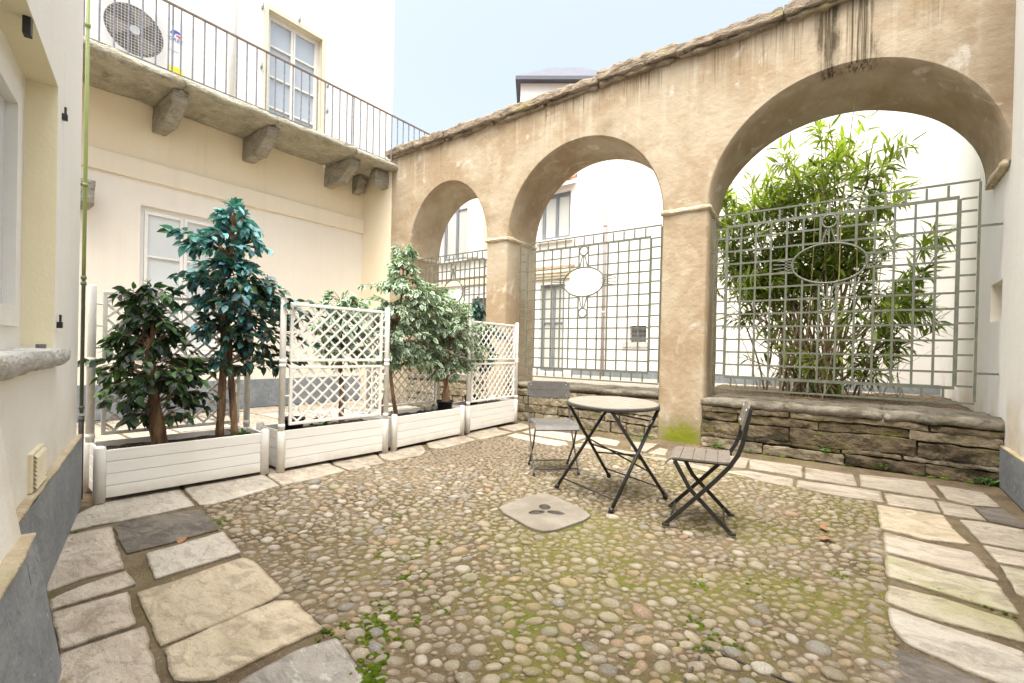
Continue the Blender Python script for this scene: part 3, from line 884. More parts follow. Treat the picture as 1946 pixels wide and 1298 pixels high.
# drain stone with its three holes
def drain_stone():
    bm = bmesh.new()
    outer = []
    n = len(DRAIN)
    for i in range(n):
        a, b = Vector(DRAIN[i]), Vector(DRAIN[(i + 1) % n])
        for j in range(3):
            outer.append(a.lerp(b, j / 3) + Vector((nz((a.x + j, a.y, 0), 9), nz((a.x, a.y + j, 0), 9))) * .008)
    holes = []
    for ang, dist in ((R(128), .075), (R(248), .075), (R(8), .075)):
        c0 = DRAIN_C + Vector((math.cos(ang), math.sin(ang))) * dist
        ring = []
        for i in range(14):
            t = 2 * math.pi * i / 14
            lx, ly = .062 * math.cos(t), .04 * math.sin(t)
            ring.append(c0 + Vector((lx * math.cos(ang) - ly * math.sin(ang), lx * math.sin(ang) + ly * math.cos(ang))))
        holes.append(ring)
    top = .018
    edges = []
    loops = []
    for lp in [outer] + holes:
        vs = [bm.verts.new((p.x, p.y, top)) for p in lp]
        loops.append(vs)
        for i in range(len(vs)):
            edges.append(bm.edges.new((vs[i], vs[(i + 1) % len(vs)])))
    bmesh.ops.triangle_fill(bm, use_beauty=True, use_dissolve=False, edges=edges)
    for f in [f for f in bm.faces]:
        c = f.calc_center_median()
        if any(inside((c.x, c.y), [(p.x, p.y) for p in h]) for h in holes):
            bm.faces.remove(f)
        elif f.normal.z < 0:
            f.normal_flip()
    for li, vs in enumerate(loops):
        zlow = -.02 if li == 0 else -.10
        lows = [bm.verts.new((v.co.x, v.co.y, zlow)) for v in vs]
        for i in range(len(vs)):
            j = (i + 1) % len(vs)
            bm.faces.new((vs[i], vs[j], lows[j], lows[i]))
    me = bpy.data.meshes.new('drain_cover')
    bm.normal_update()
    bm.to_mesh(me)
    bm.free()
    me.materials.append(M['drain'])
    o = bpy.data.objects.new('drain_cover', me)
    COL.objects.link(o)
    md = o.modifiers.new('bevel', 'BEVEL'); md.width = .006; md.segments = 2; md.limit_method = 'ANGLE'
    return o
drain = tag(drain_stone(), "worn grey stone drain cover with three leaf shaped holes among the cobbles", "drain cover")
for ang in (R(128), R(248), R(8)):
    c0 = DRAIN_C + Vector((math.cos(ang), math.sin(ang))) * .075
    m = MB()
    n = 12
    m.add([(c0.x + .085 * math.cos(2 * math.pi * i / n), c0.y + .085 * math.sin(2 * math.pi * i / n), .0045) for i in range(n)], [tuple(range(n))])
    m.build('drain_hole_shade', 'slab_black', drain)  # black disc in each hole; shade of the depth put into its colour
# small steel edged cover set in the cobbles at the bottom of the frame
c1, c2, c3 = (-.48, 1.90), (-.02, 1.88), (-.49, 1.40)
fr = empty('inspection_cover', (c1[0], c1[1], 0))
tag(fr, "steel edged square inspection cover filled with mossy cobbles near the camera", "cover")
for a_, b_ in ((c1, c2), (c1, c3)):
    m = MB()
    o_ = Vector((c1[0], c1[1], 0))
    m.bar(Vector((*a_, .002)) - o_, Vector((*b_, .002)) - o_, .009, .006)
    m.build('edge_strip', 'slab_black', fr)

# moss cushions
mm = MB()
rm = random.Random(5)
def cushion(x, y, r, h=.5, z=0.0):
    bm = bmesh.new()
    bmesh.ops.create_icosphere(bm, subdivisions=2, radius=1.0)
    vs = []
    for v in bm.verts:
        p = v.co * (1 + .16 * nz(v.co, 1.6, x * 9 + y) + .10 * nz(v.co, 5, x))
        vs.append((x + p.x * r, y + p.y * r, z + p.z * r * h))
    mm.add(vs, [tuple(q.index for q in f.verts) for f in bm.faces])
    bm.free()
MOSS = [(-1.55, 1.12, .05), (-1.62, 1.17, .045), (-1.47, 1.2, .04), (-1.7, 1.32, .035), (-1.36, 1.02, .05), (-1.31, .985, .055), (-1.28, .95, .05), (-1.40, 1.06, .045), (-1.25, .93, .05), (-1.8, 1.55, .045), (-1.75, 1.62, .035), (-1.95, 1.7, .04), (-2.1, 1.63, .035), (-1.6, 1.27, .04), (-1.5, 1.33, .035), (-1.98, 1.9, .03), (-1.45, 1.45, .03), (-1.68, 1.08, .035), (-1.58, 1.22, .04), (-2.6, 1.9, .03), (-2.5, 2.1, .03), (-3.28, 1.26, .04), (-3.24, 1.3, .03), (-.65, 2.4, .03), (-.4, 2.55, .035), (-.1, 2.95, .03), (-.25, 2.75, .025), (-.55, 2.05, .04), (-.45, 1.98, .04), (-.5, 1.9, .035)]
for x, y, r in MOSS:
    for _ in range(26):
        cushion(x + rm.gauss(0, .034), y + rm.gauss(0, .034), r * rm.uniform(.10, .28), rm.uniform(.5, .9))
for _ in range(46):
    x = rm.uniform(-4.6, .9)
    if -2.2 < x < -1.63:
        continue
    cushion(x, 6.06 + rm.uniform(-.03, .02), rm.uniform(.015, .045), .45)
for s_ in range(14):
    cushion(.15 + .03 * s_ + rm.gauss(0, .012), 3.16 - .012 * s_ + rm.gauss(0, .004), rm.uniform(.006, .013), .5, .003)
for s_ in range(16):
    t_ = rm.uniform(-.1, .9)
    cushion(-3.213 - .964 * t_ + .015, .485 + .267 * t_ + .05, rm.uniform(.005, .012), .5)
tag(mm.build('moss', 'moss', smooth=True), "bright green moss cushions between the cobbles and along the wall feet", "moss", kind="stuff")

# dry leaves lying about
for i, (x, y, a) in enumerate([(-.23, 3.44, .4), (-.2, 3.62, 1.9), (-3.03, .98, 2.5)]):
    m = MB()
    m.add([(0, 0, .004), (.02, .018, .012), (.055, .022, .006), (.1, .0, .016), (.05, -.022, .012), (.018, -.015, .004), (.05, 0, .0)], [(0, 6, 1), (1, 6, 2), (2, 6, 3), (3, 6, 4), (4, 6, 5), (5, 6, 0)])
    o = m.build('dry_leaf', 'dryleaf')
    o.location = (x, y, .016 if i < 2 else .012)
    o.rotation_euler = (0, .05, a)
    tag(o, ["larger orange brown dry leaf lying on the right-hand cobbles", "small orange dry leaf just behind the larger fallen leaf", "small brown dry leaf lying on a grey slab by the left plinth"][i], "leaf", "fallen leaves")

# raised yard beyond the arches
mb = MB()
mb.box(-14.5, 1.0, 7.05, 11.4, .1, .5)
tag(mb.build('far_yard', 'gravel'), "pale gravel yard beyond the arches, raised above the courtyard", "ground", kind="structure")
# planting bed just behind the right arch
mb = rough_box(-2.2, .96, 7.1, 9.6, .4, .56, .12, .03, 4, 3)
tag(mb.build('planting_bed', 'litter', smooth=True), "leaf littered planting bed behind the right-hand arch", "ground", kind="structure")

# ================================================================== arch wall
YF, YR, ZT, ZS = 6.10, 6.90, 4.97, 2.95
CH = 0.018
# (front x0, x1, spring, rise), (rear x0, x1, spring, rise), right jamb reaches ground
ARCHES = [((-7.20, -5.23, 2.95, 1.20), (-7.20, -5.23, 2.95, 1.12), True),
          ((-4.775, -2.21, 2.95, 1.30), (-4.775, -2.25, 2.95, 1.24), True),
          ((-1.635, 0.975, 2.95, 1.29), (-1.705, 0.93, 2.95, 1.11), False)]
WX0, WX1 = -7.77, 1.0
arch_wall = empty('arcade_wall', (-3.4, 6.5, 0))
tag(arch_wall, "ochre plastered garden wall with three round arches and rough stone coping", "wall")
OFF = Vector((3.4, -6.5, 0))
def wob(p, amp=0.009):
    return Vector((p[0], p[1] + amp * fbm((p[0], 0, p[2]), 1.6, 2.0), p[2]))
def curve(a, y, grow, right, n=44):
    x0, x1, zs, rz = a
    cx, rx = (x0 + x1) / 2, (x1 - x0) / 2 + grow
    rz = rz + grow
    pts = []
    for i in range(9):
        pts.append(Vector((cx - rx, y, -.03 + (zs + .03) * i / 8)))
    for i in range(1, n):
        t = math.pi * (1 - i / n)
        pts.append(Vector((cx + rx * math.cos(t), y, zs + rz * math.sin(t))))
    if right:
        for i in range(9):
            pts.append(Vector((cx + rx, y, zs - (zs + .03) * i / 8)))
    else:
        pts.append(Vector((cx + rx, y, zs)))
    return pts
body = MB()
segs = []
for fa, ra, right in ARCHES:
    cf = curve(fa, YF, CH, right)
    cm = curve(fa, YF + CH, 0.0, right)
    cr = curve(ra, YR, 0.0, right)
    segs.append((cf, cr))
    rows = [cf, cm]
    for t in (.2, .4, .6, .75, .86, .93, 1.0):
        rows.append([a.lerp(b, t) for a, b in zip(cm, cr)])
    n = len(cf)
    vs = []
    for ri, r_ in enumerate(rows):
        for p in r_:
            q = wob(p, .006) if ri < 2 else p + Vector((nz(p, 1.7, 5), 0, nz(p, 1.7, 6))) * .012
            vs.append(q + OFF)
    fs = []
    for i in range(len(rows) - 1):
        for j in range(n - 1):
            fs.append((i * n + j, i * n + j + 1, (i + 1) * n + j + 1, (i + 1) * n + j))
    body.add(vs, fs)
def face(y, which, flip):
    prev = WX0
    NV = 18
    cols = []
    def strip(colsl):
        vs, fs = [], []
        for (x, zl) in colsl:
            for j in range(NV + 1):
                z = zl + (ZT - zl) * j / NV
                vs.append((wob((x, y, z), .006) if y == YF else Vector((x, y, z))) + OFF)
        for i in range(len(colsl) - 1):
            for j in range(NV):
                a = i * (NV + 1) + j
                q = (a, a + NV + 1, a + NV + 2, a + 1)
                fs.append(q[::-1] if flip else q)
        body.add(vs, fs)
    for si, s_ in enumerate(segs):
        cv = s_[which]
        xl, xr = cv[0].x, cv[-1].x
        m = max(2, int((xl - prev) / .12))
        strip([(prev + (xl - prev) * i / m, -.03) for i in range(m + 1)])
        ar = [p for p in cv if p.z >= ZS - 1e-6]
        strip([(p.x, p.z) for p in ar])
        prev = xr
    if prev < WX1 - .001:
        strip([(prev, -.03 if False else ZS), (WX1, ZS)])
face(YF, 0, False)
face(YR, 1, True)
body.add([Vector(p) + OFF for p in ((WX0, YF, ZT), (WX1, YF, ZT), (WX1, YR, ZT), (WX0, YR, ZT))], [(0, 1, 2, 3)])
body.add([Vector(p) + OFF for p in ((WX0, YF, -.03), (WX0, YF, ZT), (WX0, YR, ZT), (WX0, YR, -.03))], [(0, 1, 2, 3)])
body.build('wall_body', 'ochre', arch_wall, smooth=True)
# coping stones
x = -7.86
rs = random.Random(3)
i = 0
while x < .95:
    ln = rs.uniform(.75, 1.25)
    x1 = min(x + ln, 1.0)
    if 1.0 - x1 < .35:
        x1 = 1.0
    th = rs.uniform(.11, .145)
    fy = 5.99 + rs.uniform(-.02, .025)
    z0 = 4.935 + rs.uniform(-.012, .012)
    m = rough_box(x + .001, x1 - .001, fy, 7.02, z0, z0 + th, .03, .024, 8, i * 2.3, .006, T=Matrix.Translation(OFF))
    m.build('coping_stone', 'coping', arch_wall, smooth=True)
    # thin bed of broken flakes under the slab
    m = rough_box(x + .02, x1 - .03, fy + .035 + rs.uniform(0, .02), 6.9, z0 - rs.uniform(.03, .055), z0 + .01, .04, .03, 7, i * 3.1 + 40, .006, T=Matrix.Translation(OFF))
    m.build('bedding_stone', 'coping', arch_wall, smooth=True)
    x = x1
    i += 1
# rough mouldings at the springing of the arches
def moulding(poly, seed):
    mb = MB()
    pts = []
    for a, b in zip(poly, poly[1:]):
        a, b = Vector(a), Vector(b)
        m = max(2, int((b - a).length / .035))
        for j in range(m):
            pts.append(a.lerp(b, j / m))
    pts.append(Vector(poly[-1]))
    n = 7
    for i, p in enumerate(pts):
        d = (pts[min(i + 1, len(pts) - 1)] - pts[max(i - 1, 0)]).normalized()
        out = Vector((d.y, -d.x, 0))
        for j in range(n):
            t = math.pi * (j / (n - 1)) - math.pi / 2
            rr = .026 * (1 + .5 * nz(p, 9, seed + j * .4)) + .006
            q = p + out * (rr * math.cos(t)) + Vector((0, 0, rr * 1.05 * math.sin(t) + .014 * nz(p, 4, seed + 9)))
            mb.v.append(tuple(q + OFF))
    for i in range(len(pts) - 1):
        for j in range(n - 1):
            mb.f.append((i * n + j, (i + 1) * n + j, (i + 1) * n + j + 1, i * n + j + 1))
    mb.build('springing_moulding', 'mould', arch_wall, smooth=True)
moulding([(-2.21, 6.9, 2.94), (-2.21, 6.1, 2.95), (-1.635, 6.1, 2.95), (-1.70, 6.9, 2.93)], 1)
moulding([(-5.23, 6.9, 2.94), (-5.23, 6.1, 2.96), (-4.775, 6.1, 2.95), (-4.775, 6.9, 2.93)], 2)
moulding([(-7.60, 6.1, 2.9), (-7.2, 6.1, 2.9), (-7.2, 6.9, 2.88)], 3)

m = rough_box(.925, .984, 6.11, 6.9, 2.90, 2.97, .05, .012, 7, 3, .008, Matrix.Translation(OFF))
m.build('springer_stone', 'mould', arch_wall, smooth=True)
# ------------------------------------------------------------------ low walls in the arches
def low_wall(x0, x1, yf, yb, zt, label, dark, seed, courses):
    w = empty('low_wall', ((x0 + x1) / 2, (yf + yb) / 2, 0))
    tag(w, label, "low wall", "low stone walls closing the arches")
    T = Matrix.Translation((-(x0 + x1) / 2, -(yf + yb) / 2, 0))
    rs = random.Random(seed)
    m = rough_box(x0, x1, yf + .038, yb, -.02, zt - .05, .05, .016, 5, seed, .01, T)
    m.build('rubble_core', 'bench_mortar', w, smooth=True)
    z = 0.0
    for ci, (hh, lmin, lmax, proud) in enumerate(courses):
        x = x0 + rs.uniform(.0, .04)
        while x < x1 - .05:
            ln = rs.uniform(lmin, lmax)
            xe = min(x + ln, x1)
            if x1 - xe < .1:
                xe = x1
            h2 = hh * rs.uniform(.86, .99)
            wv = lambda q, zc=z: Vector((q.x, q.y, q.z + .022 * nz((q.x, 0, zc), 1.7, seed) * (1 if zc > .01 else 0)))
            m = rough_box(x + .006, xe - .006, yf - proud + rs.uniform(-.010, .012), yf + .16, z + .004, z + h2, .026, .013, 11, seed + z * 31 + x * 5, .006, T, taper=wv)
            m.build('stone', 'bench_dark' if (dark and rs.random() < .7) else 'bench_pale', w, smooth=False)
            x = xe
        z += hh
    return w, T
CR = [(.12, .35, .8, .045), (.045, .5, .9, .03), (.165, .6, 1.1, .022), (.10, .4, .9, .0), (.07, .6, 1.2, .012)]
w, T = low_wall(-1.66, .985, 6.06, 6.98, .585, "long dark mossy stone bench wall under the right-hand arch", True, 5, CR)
x = -1.66
for i, xe in enumerate((-.75, .12, .985)):
    m = rough_box(x + .001, xe - .001, 6.035 + .006 * math.sin(i * 2), 6.99, .50, .585, .045, .024, 6, 70, .012, T)
    m.build('top_slab', 'bench_top', w, smooth=True)
    x = xe
CM = [(.15, .16, .4, .01), (.13, .2, .45, .0), (.13, .22, .5, .012), (.10, .3, .6, .0)]
w, T = low_wall(-4.78, -2.2, 6.12, 6.95, .60, "low mossy rubble wall under the middle arch behind the round table", False, 9, CM)
x = -4.78
for i, xe in enumerate((-3.9, -3.05, -2.2)):
    m = rough_box(x + .004, xe - .004, 6.13, 6.97, .53, .60, .07, .018, 4, 80 + i, .02, T)
    m.build('top_slab', 'bench_top', w, smooth=True)
    x = xe
w, T = low_wall(-7.25, -5.22, 6.12, 6.95, .60, "low rubble wall under the left-hand arch, mostly hidden by the planters", False, 12, CM)
m = rough_box(-7.25, -5.22, 6.13, 6.97, .53, .60, .09, .018, 4, 90, .02, T)
m.build('top_slab', 'bench_top', w, smooth=True)

# ------------------------------------------------------------------ iron grilles
def grille(x0, x1, label, nx=13, nz_=12):
    yg = 6.31
    z0, z1 = .705, 2.865
    g = empty('iron_grille', ((x0 + x1) / 2, yg, z0))
    tag(g, label, "grille", "iron grilles in the arches")
    ox, oz = (x0 + x1) / 2, z0
    mg = .145
    def bar(a, b, w, d, name):
        m = MB()
        m.bar((a[0] - ox, 0, a[1] - oz), (b[0] - ox, 0, b[1] - oz), w, d, up=(0, 1, 0))
        m.build(name, 'grille', g)
    W = .032
    D = .012
    for a, b in (((x0, z0), (x1, z0)), ((x0, z1), (x1, z1))):
        bar(a, b, W * .62, D, 'frame_bar')
    for xx in (x0, x1):
        bar((xx, z0 + W / 2), (xx, z1 - W / 2), W * .62, D, 'frame_bar')
    i0, i1, j0, j1 = x0 + mg, x1 - mg, z0 + mg, z1 - mg
    for zz in (j0, j1):
        bar((i0, zz), (i1, zz), W, D * 1.2, 'inner_frame_bar')
    for xx in (i0, i1):
        bar((xx, j0 + W / 2), (xx, j1 - W / 2), W, D * 1.2, 'inner_frame_bar')
    cw, chh = (i1 - i0) / nx, (j1 - j0) / nz_
    ex, ez = (i0 + i1) / 2, j1 - 3.5 * chh
    ra, rb = 2.15 * cw, 1.42 * chh
    def pieces(fixed, lo, hi, vert):
        # cut the bar where it would cross the oval or the little rings
        iv = []
        def cut(cx, cz, a, b):
            d = (fixed - cx) / a if vert else (fixed - cz) / b
            if abs(d) < 1:
                h = math.sqrt(1 - d * d) * (b if vert else a)
                c = cz if vert else cx
                iv.append((c - h, c + h))
        cut(ex, ez, ra, rb)
        res, s0 = [], lo
        for a, b in sorted(iv):
            if a > s0:
                res.append((s0, a))
            s0 = max(s0, b)
        if s0 < hi:
            res.append((s0, hi))
        return res
    for i in range(1, nx):
        xx = i0 + cw * i
        for a, b in pieces(xx, j0 + W / 2, j1 - W / 2, True):
            bar((xx, a), (xx, b), .021, D, 'grid_bar')
    for j in range(1, nz_):
        zz = j0 + chh * j
        for a, b in pieces(zz, i0 + W / 2, i1 - W / 2, False):
            # leave the column of the rings open
            if j in (nz_ - 1, nz_ - 2, nz_ - 5, nz_ - 6) and a < ex < b:
                bar((a, zz), (ex - cw / 2, zz), .021, D * .8, 'grid_bar')
                bar((ex + cw / 2, zz), (b, zz), .021, D * .8, 'grid_bar')
            else:
                bar((a, zz), (b, zz), .021, D * .8, 'grid_bar')
    for i in range(nx):
        xx = i0 + cw * (i + .5)
        bar((xx, j1 + W / 2), (xx, z1 - W / 2), .020, D * .8, 'rung')
        bar((xx, z0 + W / 2), (xx, j0 - W / 2), .020, D * .8, 'rung')
    for j in range(nz_ + 1):
        zz = j0 + chh * (j + .08)
        if j == 0 or zz > j1 - .02:
            zz = j0 + .02 if j == 0 else j1 - .02
        bar((x0 + W / 2, zz), (i0 - W / 2, zz), .020, D * .8, 'rung')
        bar((i1 + W / 2, zz), (x1 - W / 2, zz), .020, D * .8, 'rung')
    def ring(cx, cz, a, b, name, n=40):
        m = MB()
        m.tube([(cx - ox + a * math.cos(2 * math.pi * i / n), 0, cz - oz + b * math.sin(2 * math.pi * i / n)) for i in range(n + 1)], .012, 6, False)
        m.build(name, 'grille', g, smooth=True)
    ring(ex, ez, ra, rb, 'oval')
    rr = .44 * cw
    for s_ in (1, -1):
        cz = ez + s_ * 3.0 * chh
        ring(ex, cz, rr, rr * .98, 'ring', 24)
        for dx in (-1, 0, 1):
            bar((ex + dx * .12 * cw, cz - s_ * rr), (ex + dx * .42 * cw, ez + s_ * rb * (1 - .02 * abs(dx))), .014, D, 'ray')
        for dz in (-1.5, -.5, .5, 1.5):
            bar((ex + s_ * (ra - (.02 if abs(dz) < 1 else .05)), ez + dz * .14 * chh), (ex + s_ * (ra + 1.2 * cw), ez + dz * .34 * chh), .012, D, 'ray')
    for zz in (1.0, 2.42):
        bar((x0 - .045, zz), (x0, zz), .02, .02, 'fixing_pin')
        bar((x1, zz), (x1 + (.16 if x1 > 0 else .05), zz), .02, .02, 'fixing_pin')
grille(-1.60, .815, "green painted iron grille with oval medallion in the right-hand arch")
grille(-4.665, -2.29, "green painted iron grille with oval medallion in the middle arch")
grille(-7.11, -5.30, "green painted iron grille half hidden by shrubs in the left-hand arch")

# ================================================================== balcony building (wall faces +X)
XB = -8.70
bb = empty('balcony_house', (XB - 1.5, 3, 0))
tag(bb, "white and cream house with stone balcony on corbels behind the planters", "house")
BO = Matrix.Translation((-(XB - 1.5), -3, 0))
# local u = +Y (to the right when seen from the court), out = +X
TB = BO @ frame_of((XB, 0, 0), (0, 1, 0), (1, 0, 0))
WIN = (2.25, 3.40, .95, 3.16)
wall_holes(-6, 6.085, 0, 3.52, [WIN], .12, TB).build('lower_wall', 'pale_wall', bb)
reveal(WIN, .12, TB).build('window_reveal', 'pale_wall', bb)
wall_holes(-6, 6.085, 3.52, 4.70, [], .12, TB).build('cream_wall', 'cream', bb)
m = MB(); m.box(-6, 6.084, -.02, .05, 3.52, 3.81, TB); m.build('band', 'band', bb, bevel=.008)
m = MB(); m.box(-6, 6.084, -.02, .035, 0, .50, TB); m.build('plinth', 'plinth', bb, bevel=.006)
sash(bb, TB, WIN, .12, 2, (2.42, 1.65), .06)
m = MB(); m.box(WIN[0] - .06, WIN[1] + .06, -.1, .06, WIN[2] - .07, WIN[2] - .004, TB); m.build('window_sill', 'sill', bb, bevel=.006)
# short return wall that meets the arcade
m = MB(); m.box(XB, -7.772, 6.085, 6.9, 0, 4.68, BO); m.build('return_wall', 'cream', bb)
# upper storey
DOOR = (4.04, 5.07, 4.79, 7.10)
wall_holes(-6, 6.80, 4.70, 9.6, [DOOR], .16, TB).build('upper_wall', 'upper_wall', bb)
reveal(DOOR, .16, TB).build('door_reveal', 'frame_cream', bb)
m = MB(); m.box(-6, 6.80, -6, -.005, 9.6, 9.85, TB); m.build('roof', 'tile', bb)
m = MB(); m.box(6.78, 6.80, -6, -.002, 4.7, 9.6, TB); m.build('end_wall', 'upper_wall', bb)
m = MB()
fw = .07
for a in ((DOOR[0] - fw, DOOR[0]), (DOOR[1], DOOR[1] + fw)):
    m.box(a[0], a[1], -.01, .022, 4.79, DOOR[3] + fw, TB)
m.box(DOOR[0], DOOR[1], -.01, .021, DOOR[3], DOOR[3] + fw, TB)
m.build('door_surround', 'frame_cream', bb)
sash(bb, TB, DOOR, .16, 2, (5.45, 6.0, 6.55), .05, 'door_frame', 'pane_door', name='balcony_door')
for u_, z_ in ((3.93, 7.05), (3.93, 6.0), (5.2, 6.25), (5.2, 5.75), (4.6, 7.2)):
    m = MB(); m.box(u_ - .012, u_ + .012, 0, .05, z_ - .02, z_ + .03, TB); m.box(u_ - .006, u_ + .006, .035, .05, z_ + .03, z_ + .08, TB); m.build('shutter_hook', 'rail', bb)
# balcony slab in long stones, carried by corbels
ys = [-2.2, -.4, 1.05, 2.45, 3.74, 5.16, 6.5, 7.9]
for i in range(len(ys) - 1):
    m = rough_box(XB + .0, -7.60 + .02 * math.sin(i * 1.7), ys[i] + .004, ys[i + 1] - .004, 4.655, 4.775, .075, .026, 3.2, i * 1.3 + 5, .03, BO)
    m.build('balcony_slab', 'balcony_stone', bb, smooth=True)
def corbel_shape(y0, y1, x_out, z0, seed, mat='corbel'):
    def tp(q):
        t = (q.x - XB) / (x_out - XB)
        k = max(0.0, (t - .55) / .45)
        bot = z0 + .26 * k
        zz = 4.66 - (4.66 - q.z) * ((4.66 - bot) / (4.66 - z0))
        return Vector((q.x, q.y, zz))
    return rough_box(XB - .02, x_out, y0, y1, z0, 4.66, .06, .014, 5, seed, .018, BO, taper=tp)
for i, yc in enumerate((-.3, 1.0, 2.46, 3.74, 5.27)):
    corbel_shape(yc - .092, yc + .092, -7.79, 4.27, i * 2.0).build('corbel', 'corbel', bb, smooth=True)
corbel_shape(5.80, 5.97, -8.42, 4.30, 21.0).build('corbel', 'corbel', bb, smooth=True)
m = rough_box(-8.05, -7.86, 5.78, 6.1, 4.33, 4.66, .06, .016, 5, 25, .02, BO)
m.build('corbel', 'corbel', bb, smooth=True)
m = rough_box(XB - .02, -8.30, 1.42, 1.66, 2.92, 3.26, .06, .014, 5, 31, .02, BO)
m.build('stone_bracket', 'corbel', bb, smooth=True)
# railing
rl = MB()
rl.bar((-7.66, -2.0, 5.71), (-7.66, 7.6, 5.71), .034, .022)
rl.v = [tuple(BO @ Vector(p)) for p in rl.v]
rail = rl.build('railing', 'rail_top', bb)
m = MB(); m.bar(BO @ Vector((-7.66, -2.0, 4.80)), BO @ Vector((-7.66, 7.6, 4.80)), .022, .010); m.build('bottom_rail', 'rail', rail)
yy = -1.9
bm_ = MB(); bm_.tube([(0, 0, 4.805), (0, 0, 5.705)], .012, 6)
bal = bm_.mesh('baluster', 'rail')
while yy < 7.6:
    inst(bal, 'baluster', rail, loc=BO @ Vector((-7.66, yy, 0)))
    yy += .1432
for yy in (.72, 2.27, 5.05, 7.6):
    m = MB(); m.tube([BO @ Vector((-7.66, yy + .03, 4.76)), BO @ Vector((-7.66, yy + .03, 5.72))], .012, 8); m.build('rail_post', 'rail', rail)
m = MB(); m.tube([BO @ Vector((-8.66, 3.45, 5.0)), BO @ Vector((-8.66, 3.45, 8.5))], .045, 10); m.build('downpipe', 'frame', bb, smooth=True)

# air conditioner on the balcony
ac = empty('air_conditioner', (-8.42, 2.17, 4.84))
tag(ac, "white outdoor air conditioning unit with round fan grille on the balcony", "air conditioner")
AX, AY = .17, .49
m = MB(); m.box(-AX, AX - .012, -AY, AY, .14, 1.0); m.build('casing', 'ac_side', ac, bevel=.02)
m = MB(); m.box(AX - .012, AX, -AY, AY, .14, 1.0); fp = m.build('front_panel', 'ac_white', ac, bevel=.006)
n = 40
m = MB()
m.add([(AX + .0015, -.14 + .335 * math.cos(2 * math.pi * i / n), .60 + .335 * math.sin(2 * math.pi * i / n)) for i in range(n)], [tuple(range(n))])
m.build('fan_opening', 'fan_dark', ac)
fan = MB()
for b in range(3):
    t0 = b * 2 * math.pi / 3 + .5
    vs = []
    for j in range(7):
        t = t0 + .95 * j / 6
        for rr in (.05, .30):
            tw = t + (.25 if rr > .1 else 0)
            vs.append((AX + .004 + .004 * (j / 6), -.14 + rr * math.cos(tw), .60 + rr * math.sin(tw)))
    fan.add(vs, [(2 * j, 2 * j + 1, 2 * j + 3, 2 * j + 2) for j in range(6)])
fan.build('fan_blades', 'fan', ac)
m = MB(); m.tube([(AX + .003, -.14, .6), (AX + .02, -.14, .6)], .06, 16); m.build('fan_hub', 'ac_side', ac)
m = MB()
for i in range(19):
    yv = -.485 + .69 * i / 18
    m.bar((AX + .026, yv, .19), (AX + .026, yv, .97), .0028, .0028)
for i in range(20):
    zv = .20 + .76 * i / 19
    m.bar((AX + .029, -.485, zv), (AX + .029, .205, zv), .0028, .0028)
m.build('wire_guard', 'ac_white', ac)
m = MB(); m.box(AX, AX + .003, .27, .44, .19, .33); m.build('yellow_sticker', 'yellow', ac)
m = MB(); m.box(AX, AX + .004, .25, .38, .55, .565); m.build('handle_slot', 'ac_side', ac)
m = MB()
pts = [(.27, .80), (.29, .84), (.33, .865), (.38, .86), (.42, .83), (.43, .80), (.40, .82), (.36, .825), (.33, .81), (.335, .785), (.30, .785)]
m.add([(AX + .002, a, b) for a, b in pts], [tuple(range(len(pts)))])
m.build('blue_emblem', 'blue_ink', ac)
m = MB()
pts = [(.35, .805), (.42, .80), (.41, .765), (.375, .765), (.37, .78), (.345, .78)]
m.add([(AX + .0025, a, b) for a, b in pts], [tuple(range(len(pts)))])
m.build('red_emblem', 'red_ink', ac)
cu = bpy.data.curves.new('brand_lettering', 'FONT')
cu.body = "GREE"
cu.size = .075
cu.extrude = .0005
cu.shear = .25
cu.materials.append(M['blue_ink'])
tmp = bpy.data.objects.new('tmp_text', cu)
COL.objects.link(tmp)
bpy.context.view_layer.update()
me = bpy.data.meshes.new_from_object(tmp.evaluated_get(bpy.context.evaluated_depsgraph_get()))
bpy.data.objects.remove(tmp)
o = bpy.data.objects.new('lettering', me)
COL.objects.link(o)
o.parent = ac
o.matrix_local = Matrix(((0, 0, 1, AX + .003), (1, 0, 0, .25), (0, 1, 0, .70), (0, 0, 0, 1)))
for yv in (-.38, .38):
    m = MB(); m.box(-.17, .17, yv - .03, yv + .03, -.06, .14); m.build('foot', 'lead', ac)

# ================================================================== near house on the left
LA, LT, LN = Vector((-3.213, .485, 0)), Vector((-.9638, .2666, 0)), Vector((.2666, .9638, 0))
lh = empty('near_house', (-2.6, -.8, 0))
tag(lh, "near white plastered house wall with grey plinth and yellow window reveal on the left", "house")
LO = Matrix.Translation((2.6, .8, 0))
# u runs from the far corner towards the camera so that u x z faces the court
TL = LO @ frame_of(LA, -LT, LN)
LW = (-.09, 1.35, 1.075, 2.40)
HL = 4.0
wall_holes(-1.07, 5.6, 0, HL, [LW], .12, TL).build('wall', 'white_wall', lh)
reveal(LW, .118, TL).build('window_reveal', 'yellow_reveal', lh)
m = MB(); m.box(-1.07, 5.6, -2.6, -.004, HL, HL + .2, TL); m.build('roof', 'tile', lh)
m = MB(); m.box(-1.069, -1.05, -2.6, -.001, 0, HL, TL); m.box(5.58, 5.6, -2.6, -.001, 0, HL, TL); m.build('end_wall', 'white_wall', lh)
sash(lh, TL, LW, .17, 2, (), .11)
m = MB()
m.add([TL @ Vector(p) for p in ((-1.10, .028, 0), (1.1, .028, 0), (1.1, .028, .475), (-1.10, .028, .475), (-1.10, -.01, 0), (-1.10, -.01, .475))], [(0, 1, 2, 3), (4, 0, 3, 5)])
m.build('plinth', 'plinth', lh)
m = rough_box(-1.10, 1.1, -.02, .030, .47, .495, .08, .006, 6, 2, .008, TL)
m.build('plinth_ledge', 'ledge', lh, smooth=True)
